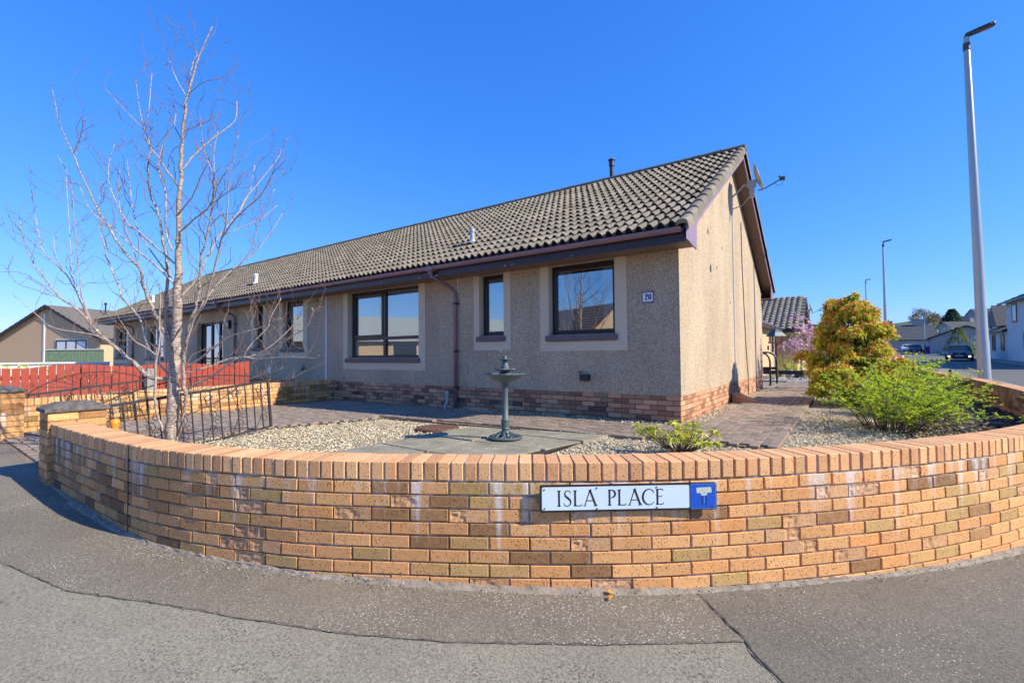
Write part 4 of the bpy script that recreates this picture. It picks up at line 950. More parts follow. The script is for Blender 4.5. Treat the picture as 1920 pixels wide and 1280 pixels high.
# cables, pipes and fittings on the walls
m = MB(); m.box((-8.675, -.022, ZP + .0), (-8.64, -.0, 2.47)); obj('white_conduit', m, 'white', H)
m = MB(); m.box((-4.245, -.012, 2.2), (-4.23, 0, 2.47)); obj('white_conduit', m, 'white', H)
m = MB(); m.box((0, 3.93, ZP + .02), (.022, 3.955, 4.55)); obj('white_conduit', m, 'white', H)
m = MB(); m.tube([(.012, 4.92, 3.95), (.01, 4.98, 2.9), (.012, 5.12, 1.9), (.012, 5.25, 1.1), (.012, 5.45, .42), (.012, 5.46, -.02)], .009, 6); obj('cable', m, 'black', H)
for y, z, a, b in ((1.78, 3.10, .02, .04), (1.93, 2.47, .035, .06), (2.9, 3.0, .006, .03), (2.4, 2.55, .006, .02), (3.6, 2.0, .006, .03)):
    m = MB(); m.box((.002, y - a, z - b), (.008, y + a, z + b)); obj('wall_mark', m, 'fascia' if a > .01 else 'stem', H)
m = MB(); m.box((-9.12, -.012, 2.33), (-8.98, 0, 2.46)); wv = obj('wall_vent', m, 'surround', H); m = MB(); m.box((-9.09, -.015, 2.35), (-9.01, -.012, 2.44)); obj('vent_grille', m, 'fascia', wv)
m = MB(); m.box((-3.245, -.003, 1.02), (-3.175, .0, 1.07)); m.box((-3.225, -.006, 1.045), (-3.195, -.003, 1.075)); obj('wall_patch', m, 'surround', H)
m = MB(); m.box((-11.42, -.04, .50), (-11.30, 0, .68)); obj('meter_box', m, 'white', H, bevel=.006)
m = MB(); m.lathe([(.03, 0), (.032, .02), (.04, .03), (.04, .09), (.033, .10)], (-4.40, -.16, gz(-4.4) + .24), 12); m.tube([(-4.40, -.16, gz(-4.4) + .30), (-4.40, -.16, gz(-4.4) + .14), (-4.43, -.17, gz(-4.4) + .05), (-4.44, -.18, gz(-4.4) - .02)], .03, 10); obj('waste_pipe', m, 'lead', H, smooth=False)
lc = thing('wall_lantern', 'small black and white lantern on the wall beside the far front door', 'wall light', (-13.85, 0, 1.98))
m = MB(); m.box((-.08, -.09, -.12), (.08, 0, .14)); obj('lantern_body', m, 'black', lc, bevel=.01); m = MB(); m.box((-.04, -.096, -.06), (.04, -.09, .04)); obj('lantern_pane', m, 'white', lc)
tp = thing('outside_tap', 'dark garden tap in a black holder low on the wall under the square window', 'tap', (-1.53, 0, .60))
m = MB(); m.box((-.03, -.10, -.05), (.12, -.01, .055)); obj('tap_cover', m, 'black', tp, bevel=.01); m = MB(); m.tube([(-.03, 0, .04), (-.03, -.07, .05), (-.035, -.075, -.03)], .014, 8); m.box((-.07, -.09, .085), (.02, -.075, .1)); m.tube([(-.03, -.06, .05), (-.03, -.08, .1)], .008, 6); obj('tap_spout', m, 'fascia', tp)
tp2 = thing('hose_bracket', 'small dark hose hook on the shaded wall above the driveway wall', 'hook', (-9.65, 0, .66))
m = MB(); m.tube([(0, 0, 0), (0, -.08, -.01), (.06, -.10, -.05), (.10, -.09, -.03)], .014, 8); m.tube([(0, -.03, 0), (-.03, -.03, .09)], .010, 6); obj('hook_arm', m, 'black', tp2)
# house number
NP = thing('house_number_plate', 'enamel plate with navy number 20 at the corner of the bungalow', 'number plate', (-.455, -.004, 1.815))
m = MB(); m.box((-.083, -.008, -.088), (.083, 0, .088)); obj('plate', m, 'navy', NP, bevel=.003)
m = MB(); m.box((-.076, -.0095, -.062), (.076, -.008, .066)); obj('plate_face', m, 'white', NP)
def ribbon(pts, ws, y, closed=False):
    """flat stroke in the xz plane facing -y with a width per point"""
    n = len(pts); L_, R_ = [], []
    for i, p in enumerate(pts):
        a = Vector(pts[max(i - 1, 0)]); b = Vector(pts[min(i + 1, n - 1)])
        if closed: a = Vector(pts[(i - 1) % n]); b = Vector(pts[(i + 1) % n])
        d = (b - a).normalized(); nn = Vector((-d.y, d.x)); w_ = ws[i] if hasattr(ws, '__len__') else ws
        L_.append((p[0] + nn.x * w_ / 2, y, p[1] + nn.y * w_ / 2)); R_.append((p[0] - nn.x * w_ / 2, y, p[1] - nn.y * w_ / 2))
    vs = L_ + R_; fs = [(i, i + 1, n + i + 1, n + i) for i in range(n - 1)]
    if closed: fs.append((n - 1, 0, n, 2 * n - 1))
    return vs, fs
def fixn(m):
    me = m.make('glyph'); b = bmesh.new(); b.from_mesh(me)
    for f in b.faces:
        if f.normal.y > 0: f.normal_flip()
    b.to_mesh(me); b.free(); return me
m = MB(); s = .043
two = [(-.036, .022), (-.034, .034), (-.028, .042), (-.018, .045), (-.010, .041), (-.007, .030), (-.010, .016), (-.020, .0), (-.030, -.014), (-.038, -.026)]
m.add(*ribbon([(x - .002, z + .002) for x, z in two], [.014, .016, .014, .015, .021, .024, .022, .017, .013, .012], -.0102)); m.add(*ribbon([(-.042, -.032), (-.03, -.028), (-.014, -.032), (-.004, -.026)], [.016, .019, .018, .008], -.0104)); m.lathe([(.001, 0), (.009, 0)], (0, 0, 0), 3) if 0 else None
m.add(*ribbon([(.030 + .0165 * math.cos(a), .006 + .036 * math.sin(a)) for a in [k * math.pi / 10 for k in range(20)]], [.021 if abs(math.cos(k * math.pi / 10)) > .55 else .011 for k in range(20)], -.0102, True))
obj('number', fixn(m), 'navy', NP)
m = MB()
for k in range(9): m.box((-.066 + k * .0148, -.0088, .074), (-.066 + k * .0148 + .009, -.008, .081)); m.box((-.066 + k * .0148, -.0088, -.081), (-.066 + k * .0148 + .009, -.008, -.074))
obj('ornament', m, 'white', NP)
wb = thing('wall_ornament', 'tiny pale broken hook on the wall to the right of the wide window', 'hook', (-4.93, -.01, 2.18)); m = MB(); m.tube([(-.07, 0, .06), (0, -.005, .07), (.02, -.02, .03), (.015, -.02, -.02), (.02, -.01, -.06)], .006, 5); obj('wire', m, 'offwhite', wb)
# ------------------------------------------------------------------ satellite dish
SDsh = thing('satellite_dish', 'grey satellite dish with long feed arm on the gable under the roof peak', 'satellite dish', (.21, 3.95, 4.42))
dn = Vector((.95, .12, .28)).normalized(); q = dn.to_track_quat('Z', 'Y').to_matrix().to_4x4(); Dm = Matrix.Translation((.26, .0, .17)) @ q
m = MB(); pr = [(.001, 0), (.10, .006), (.2, .028), (.29, .058), (.30, .060), (.30, .053), (.29, .050), (.2, .020), (.10, -.002), (.001, -.008)]
t_ = MB(); t_.lathe(pr, n=28); m.mesh([(v[0] * .85, v[1], v[2]) for v in t_.v], t_.f, Dm); obj('dish', m, 'lead', SDsh, smooth=True)
m = MB(); m.tube([Dm @ Vector((0, -.29, .04)), Dm @ Vector((0, -.31, .10)), Dm @ Vector((0, -.16, .42))], .012, 8) if 0 else m.tube([(.30, 0.0, -.10), (.42, .0, -.08), (.72, .0, .05)], .011, 8); obj('feed_arm', m, 'black', SDsh)
m = MB(); m.box((.69, -.03, .02), (.79, .03, .09)); m.tube([(.68, 0, .09), (.70, 0, .12)], .02, 8); obj('feed_horn', m, 'lamphead', SDsh, bevel=.008)
m = MB(); m.tube([(.76, 0, .02), (.73, 0, -.07), (.65, 0, -.07), (.60, 0, .0)], .004, 5); obj('feed_cable', m, 'black', SDsh)
m = MB(); m.box((.10, -.05, .0), (.26, .05, .13)); m.box((.14, -.035, -.22), (.23, .035, .02)); m.tube([(.16, 0, .06), (.02, .0, .06), (-.02, .0, .0), (-.3, .0, -.22)], .02, 8); m.tube([(.18, 0, -.15), (.0, .0, -.35), (-.3, .0, -.42)], .012, 6); m.box((-.33, -.06, -.5), (-.30, .06, -.1)); obj('mount', m, 'lead', SDsh)
# ------------------------------------------------------------------ concrete splash block and handrails
m = MB(); m.add([(.02, 3.42, -.02), (.50, 3.30, -.02), (.50, 3.42, -.02), (.02, 3.95, -.02), (.02, 3.42, .17), (.50, 3.30, .035), (.50, 3.42, .035), (.02, 3.95, .17)], [(0, 3, 2, 1), (4, 5, 6, 7), (0, 1, 5, 4), (1, 2, 6, 5), (2, 3, 7, 6), (3, 0, 4, 7)])
tag(obj('splash_block', m, 'terracotta', bevel=.01), 'terracotta coloured wedge block at the foot of the sunny gable wall', 'block')
for k, (x, y) in enumerate(((.02, 9.2), (.06, 10.4))):
    h = thing('handrail', ('black steel handrail hoop nearer the gable corner', 'black steel handrail hoop just behind the first one')[k], 'handrail', (x, y, 0), group='handrails beside the gable')
    m = MB(); m.tube([(0, 0, -.05), (0, 0, .70), (-.03, 0, .83), (-.10, 0, .92), (-.22, 0, .97), (-1.6, 0, .98)], .027, 10); obj('rail', m, 'black', h, smooth=True)
    m = MB(); m.box((-1.6, -.012, .42), (0, .012, .50)); obj('mid_rail', m, 'black', h)
    m = MB(); m.tube([(-1.5, 0, -.05), (-1.5, 0, .96)], .025, 8); obj('rail_post', m, 'black', h)

# ------------------------------------------------------------------ street name sign
sc = 5.27; p_, d_ = WC.at(sc); nr = Vector((d_.y, -d_.x, 0)); th = math.atan2(d_.y, d_.x)
S = thing('street_sign', 'white street name sign reading ISLA PLACE with blue no through road panel', 'street sign', p_ + nr * .006 + Vector((0, 0, .197)), th)
W2, H2 = .490, .0735
def rrect(x0, x1, z0, z1, r, y, n=6):
    pts = []
    for cx, cz, a0 in ((x1 - r, z1 - r, 0), (x0 + r, z1 - r, 90), (x0 + r, z0 + r, 180), (x1 - r, z0 + r, 270)):
        for k in range(n + 1): a = R(a0 + 90 * k / n); pts.append((cx + r * math.cos(a), y, cz + r * math.sin(a)))
    return pts
def plate(x0, x1, z0, z1, r, y0, y1):
    m = MB(); a = rrect(x0, x1, z0, z1, r, y0); b = rrect(x0, x1, z0, z1, r, y1); n = len(a)
    m.add(a + b, [tuple(range(n)), tuple(range(2 * n - 1, n - 1, -1))] + [(i, n + i, n + (i + 1) % n, (i + 1) % n) for i in range(n)]); return m
obj('backing_plate', plate(-W2, W2, -H2, H2, .012, -.014, -.004), 'signblack', S)
m = MB(); m.box((-.42, -.006, -.06), (-.38, .02, .06)); m.box((.38, -.006, -.06), (.42, .02, .06)); obj('rear_rail', m, 'steel', S)
fa = obj('sign_face', plate(-W2 + .012, .336, -H2 + .012, H2 - .010, .008, -.0155, -.014), 'signwhite', S)
bl = obj('blue_panel', plate(.346, W2 - .010, -H2 + .011, H2 - .009, .007, -.0155, -.014), 'signblue', S)
m = MB(); n_ = 40; o1 = rrect(.343, W2 - .003, -H2 + .005, H2 - .004, .010, -.0147); o2 = rrect(.3465, W2 - .0075, -H2 + .0085, H2 - .0075, .008, -.0147); k = len(o1)
m.add(o1 + o2, [(i, (i + 1) % k, k + (i + 1) % k, k + i) for i in range(k)]); obj('sign_border', fixn(m), 'signpale', S)
m = MB(); yl = -.0162
m.add([(-.0 + .378, yl, .018), (.461, yl, .020), (.459, yl, .050), (.376, yl, .047)], [(0, 1, 2, 3)]); m.add([(.405, yl, .004), (.431, yl, .004), (.438, yl, .018), (.398, yl, .018)], [(0, 1, 2, 3)]); obj('no_through_bar', fixn(m), 'signcream', bl)
m = MB(); m.add(*ribbon([(.408, .004), (.408, -.045), (.430, -.045), (.430, .004)], .0045, yl)); obj('no_through_stem', fixn(m), 'navy', bl)
m = MB(); m.add(*ribbon([(.419, .004), (.419, -.040)], .005, yl)); obj('no_through_stem', fixn(m), 'signpale', bl)
def scr(x, z, parent): m = MB(); m.lathe([(.001, 0), (.0045, 0), (.005, .002), (.005, .004)], n=10); return m
for x, z in ((-.465, .050), (-.463, -.052), (-.176, .055), (-.176, -.056), (.155, .055), (.155, -.056), (.468, .050), (.468, -.052)):
    m = MB(); t_ = MB(); t_.lathe([(.0001, .0035), (.004, .003), (.0055, .0)], n=10); m.mesh(t_.v, t_.f, Matrix.Translation((x, -.0155, z)) @ Matrix.Rotation(R(90), 4, 'X')); obj('screw', m, 'steel', S)
# letters: thick and thin strokes with small flared serifs, cap height 1
def thick(a, b, w0=.125, w1=None, flare=True):
    w1 = w1 or w0; pts = []; ws = []
    for k in range(9):
        t = k / 8; pts.append((a[0] + (b[0] - a[0]) * t, a[1] + (b[1] - a[1]) * t)); w_ = w0 + (w1 - w0) * t
        if flare: w_ *= 1 + .55 * max(0, abs(t - .5) * 2 - .82) / .18
        ws.append(w_)
    return ribbon(pts, ws, yl)
def arc(cx, cz, rx, rz, a0, a1, wf, n=18):
    pts = []; ws = []
    for k in range(n + 1):
        a = R(a0 + (a1 - a0) * k / n); pts.append((cx + rx * math.cos(a), cz + rz * math.sin(a))); ws.append(wf(a, k / n))
    return ribbon(pts, ws, yl)
def serif(x, z, w_=.26): return ribbon([(x - w_ / 2, z), (x + w_ / 2, z)], .035, yl)
GL = {
 'I': ([thick((.1, 0), (.1, 1)), serif(.1, .015), serif(.1, .985)], .2),
 'L': ([thick((.12, 0), (.12, 1)), serif(.12, .985), ribbon([(.02, .03), (.3, .025), (.5, .03), (.56, .05), (.60, .14)], [.04, .055, .06, .06, .02], yl)], .58),
 'A': ([thick((.03, .0), (.40, 1.0), .055, .07), thick((.39, 1.03), (.80, 0), .13), ribbon([(.16, .33), (.64, .33)], .05, yl), serif(.03, .015, .22), serif(.80, .015, .26)], .86),
 'P': ([thick((.12, 0), (.12, 1)), serif(.12, .015), ribbon([(.02, .975), (.14, .98), (.28, .97)], .05, yl), arc(.24, .735, .27, .24, 90, -95, lambda a, t: .045 + .085 * max(0, math.cos(a)))], .55),
 'E': ([thick((.12, 0), (.12, 1)), ribbon([(.02, .975), (.45, .975), (.50, .93), (.51, .86)], [.05, .055, .05, .02], yl), ribbon([(.14, .52), (.40, .52), (.43, .56), (.435, .60)], [.045, .05, .05, .02], yl), ribbon([(.02, .03), (.46, .03), (.53, .07), (.56, .15)], [.04, .055, .055, .02], yl)], .56),
 'C': ([arc(.50, .5, .44, .485, 52, 308, lambda a, t: .05 + .085 * max(0, -math.cos(a)) + (.02 if t < .04 else 0)), ribbon([(.77, .88), (.80, .80), (.795, .72)], [.06, .04, .02], yl), ribbon([(.77, .115), (.84, .2)], [.05, .02], yl)], .84),
 'S': ([ribbon([(.47, .78), (.46, .88), (.40, .955), (.28, .985), (.15, .95), (.08, .85), (.08, .73), (.15, .62), (.30, .51), (.44, .38), (.49, .26), (.45, .12), (.35, .035), (.22, .01), (.09, .05), (.03, .12), (.01, .24)], [.02, .04, .05, .05, .065, .085, .10, .12, .135, .12, .10, .08, .06, .05, .05, .045, .02], yl)], .52),
}
cap = .0865; kx = .92; LET = MB()
pos = {0: -.392, 1: -.3585, 2: -.3055, 3: -.246, 5: -.116, 6: -.062, 7: .0005, 8: .073, 9: .149}
for i, chh in enumerate('ISLA PLACE'):
    if chh == ' ': continue
    LET = MB()
    for vs, fs in GL[chh][0]:
        ky = rnd.random() * .0003; LET.add([(pos[i] + v[0] * cap * kx, v[1] - ky, -.041 + v[2] * cap) for v in vs], fs)
    obj('letter', fixn(LET), 'signblack', fa)

# ------------------------------------------------------------------ bird bath
BB = thing('bird_bath', 'grey green tiered bird bath on a tall column standing on the slabs', 'bird bath', (-1.33, -2.42, .008))
m = MB(); m.lathe([(.001, .0), (.20, .0), (.205, .012), (.195, .022), (.17, .024), (.168, .016), (.06, .020)], n=40); bs = obj('base_ring', m, 'verdigris', BB)
m = MB()
for k in range(9):
    a = 2 * math.pi * k / 9; pts = []
    for t in range(9): u = t / 8; rr = .185 - .13 * u; aa = a + .35 * math.sin(u * math.pi); pts.append((rr * math.cos(aa), rr * math.sin(aa), .022 + .05 * u ** 1.5))
    m.tube(pts, [.009 - .003 * abs(i_ - 4) / 4 for i_ in range(9)], 6)
    pts = [((.15 + .022 * math.cos(b_)) * math.cos(a + .35) - .022 * math.sin(b_) * math.sin(a + .35), (.15 + .022 * math.cos(b_)) * math.sin(a + .35) + .022 * math.sin(b_) * math.cos(a + .35), .03) for b_ in [j * .7 for j in range(8)]]; m.tube(pts, .006, 5)
obj('scrollwork', m, 'verdigris', bs, smooth=True)
m = MB(); m.lathe([(.075, .03), (.058, .06), (.046, .085), (.044, .10), (.050, .108), (.050, .118), (.043, .125), (.047, .14), (.050, .18), (.047, .205), (.051, .212), (.044, .222), (.036, .23), (.034, .50), (.035, .61), (.041, .62), (.041, .632), (.034, .64)], n=24, wob=lambda a, i: .06 * math.cos(a * 10) if 7 <= i <= 9 else (.02 * math.cos(a * 12) if i > 11 else 0)); obj('column', m, 'verdigris', BB, smooth=True)
m = MB(); m.lathe([(.03, .625), (.05, .632), (.065, .655), (.13, .672), (.19, .715), (.215, .732), (.243, .742), (.247, .749), (.243, .754), (.225, .748), (.205, .738), (.15, .712), (.06, .700), (.001, .698)], n=48); obj('bowl', m, 'verdigris', BB, smooth=True)
m = MB(); m.lathe([(.10, .70), (.085, .735), (.06, .765), (.045, .78), (.03, .79)], n=30, wob=lambda a, i: .05 * math.cos(a * 14)); obj('lower_skirt', m, 'verdigris', BB, smooth=True)
m = MB(); m.lathe([(.03, .785), (.09, .788), (.115, .797), (.121, .803), (.117, .810), (.10, .803), (.04, .798)], n=60, wob=lambda a, i: .03 * math.cos(a * 30) if 2 <= i <= 4 else 0); obj('upper_dish', m, 'verdigris', BB)
m = MB(); m.lathe([(.052, .80), (.05, .82), (.038, .86), (.027, .895), (.024, .905)], n=30, wob=lambda a, i: .06 * math.cos(a * 12)); obj('upper_skirt', m, 'verdigris', BB, smooth=True)
m = MB(); m.lathe([(.03, .903), (.045, .908), (.078, .917), (.083, .922), (.078, .925), (.03, .922), (.026, .93), (.028, .942), (.022, .956), (.01, .963), (.001, .964)], n=30); obj('top_cap', m, 'verdigris', BB, smooth=True)
# ------------------------------------------------------------------ wrought iron gates
def scroll(m, cx, cz, r, a0, turns, sg, rad=.0045, n=16, sx=1):
    pts = []
    for k in range(n + 1):
        t = k / n; a = a0 + sg * turns * 2 * math.pi * t; rr = r * (1 - .78 * t); pts.append((cx + sx * rr * math.cos(a), 0, cz + rr * math.sin(a)))
    m.tube(pts, rad, 5)
def gate(label, hinge, free, h, flip=False, arch=.17):
    A = Vector(hinge); B = Vector(free); X = (B - A); L = X.length; X.normalize(); Y = Vector((0, 0, 1)).cross(X).normalized(); Z = X.cross(Y).normalized()
    G = thing('garden_gate', label, 'gate', A, group='open wrought iron drive gates')
    G.matrix_world = Matrix(((X.x, Y.x, Z.x, A.x), (X.y, Y.y, Z.y, A.y), (X.z, Y.z, Z.z, A.z), (0, 0, 0, 1)))
    def P(m, name='frame_bar', mat='iron', par=None): return obj(name, m, mat, par or G)
    for u in (0, L):
        m = MB(); m.box((u - .016, -.012, -.01), (u + .016, .012, h + .03)); P(m, 'stile')
    for v, t in ((.0, .010), (h, .015)):
        m = MB(); m.box((0, -.012, v - t), (L, .012, v + t)); P(m, 'rail')
    nb = int(L / .115)
    for i in range(1, nb):
        u = L * i / nb; m = MB(); m.box((u - .006, -.006, 0), (u + .006, .006, h)); P(m, 'bar')
    m = MB()
    for i in range(0, nb, 3):
        u0 = L * i / nb; w_ = L / nb
        for cz, sg in ((h * .22, 1), (h * .52, -1)):
            scroll(m, u0 + w_ * 1.05, cz, w_ * .55, -math.pi / 2, 1.2, 1); scroll(m, u0 + w_ * 1.6, cz + .10, w_ * .5, math.pi / 2, 1.2, -1)
        m.tube([(u0 + w_ * .2, .008, .03), (u0 + w_ * 1.3, .008, h * .42), (u0 + w_ * .3, .008, h * .9)], .0045, 5)
        scroll(m, u0 + w_ * .75, h * .84, w_ * .5, 0, 1.1, 1)
    P(m, 'scrollwork')
    m = MB(); pts = []
    for k in range(19):
        t = k / 18; u = L * t; v = h + .015 + arch * (math.sin(math.pi * min(1, t * 1.0)) ** .75 if t > 0 else 0); pts.append((u, 0, v))
    m.tube(pts, .008, 6); P(m, 'arch_bar')
    m = MB(); c = (L * .48, h)
    for k in range(11):
        a = math.pi * (.06 + .088 * k); R_ = min(L * .46, arch * .86 / max(.2, math.sin(a))); e = (c[0] + R_ * math.cos(a), 0, c[1] + min(arch * .8, R_ * math.sin(a)))
        m.tube([(c[0] + .03 * math.cos(a), 0, c[1]), e], .0042, 5); scroll(m, e[0] - .02 * math.cos(a), e[2] + .018, .028, a, .9, 1 if k % 2 else -1, .004, 10)
    P(m, 'sunburst')
    return G
gate('open black scrolled gate leaf standing behind the birch trunk', (-4.36, -5.36, -.17), (-4.72, -3.42, -.0), .64)
gate('open black scrolled gate leaf by the pillar at the left edge', (-7.78, -5.33, -.13), (-7.72, -3.95, .02), .58, arch=.22)
ob = thing('reflector', 'orange plastic reflector hanging at the hinge of the near gate', 'reflector', (-4.27, -5.28, .26)); m = MB(); m.lathe([(.001, -.09), (.04, -.08), (.05, -.03), (.03, 0), (.045, .03), (.04, .08), (.001, .09)], n=14); obj('reflector_body', m, 'orange', ob, smooth=True)
# ------------------------------------------------------------------ red picket fence
FN = thing('picket_fence', 'bright red wavy-topped picket fence beyond the driveway wall', 'fence', (-9.3, -5.9, -.1))
y = 0; k = 0
while y < 4.28:
    yy = -5.9 + y; zt = .845 + .030 * math.sin((yy + 5.0) * 4.1) + rnd.uniform(-.004, .004); w_ = .094
    m = MB(); e = .03 * math.cos((yy + 5.0) * 4.1) * .4 * w_ / .094
    m.add([(0, 0, .05), (.018, 0, .05), (.018, w_, .05), (0, w_, .05), (0, 0, zt + .1 - e), (.018, 0, zt + .1 - e), (.018, w_, zt + .1 + e), (0, w_, zt + .1 + e)], [(0, 3, 2, 1), (4, 5, 6, 7), (0, 1, 5, 4), (1, 2, 6, 5), (2, 3, 7, 6), (3, 0, 4, 7)])
    o = obj('picket', m, 'redfence', FN); o.location = (rnd.uniform(-.004, .004), y, 0); y += w_ + (.012 if k % 4 else .022); k += 1
for z in (.28, .72):
    m = MB(); m.box((-.045, 0, z), (-.002, 4.25, z + .07)); obj('fence_rail', m, 'redfence', FN)
for yy in (.02, 1.4, 4.15):
    m = MB(); m.box((-.12, yy, 0), (-.045, yy + .075, .9)); obj('fence_post', m, 'redfence', FN)
cp = thing('concrete_post', 'pale concrete post standing against the red fence', 'post', (-9.17, -3.5, -.1)); m = MB(); m.box((-.06, -.06, 0), (.06, .06, .86)); obj('post', m, 'kerb', cp, bevel=.008)
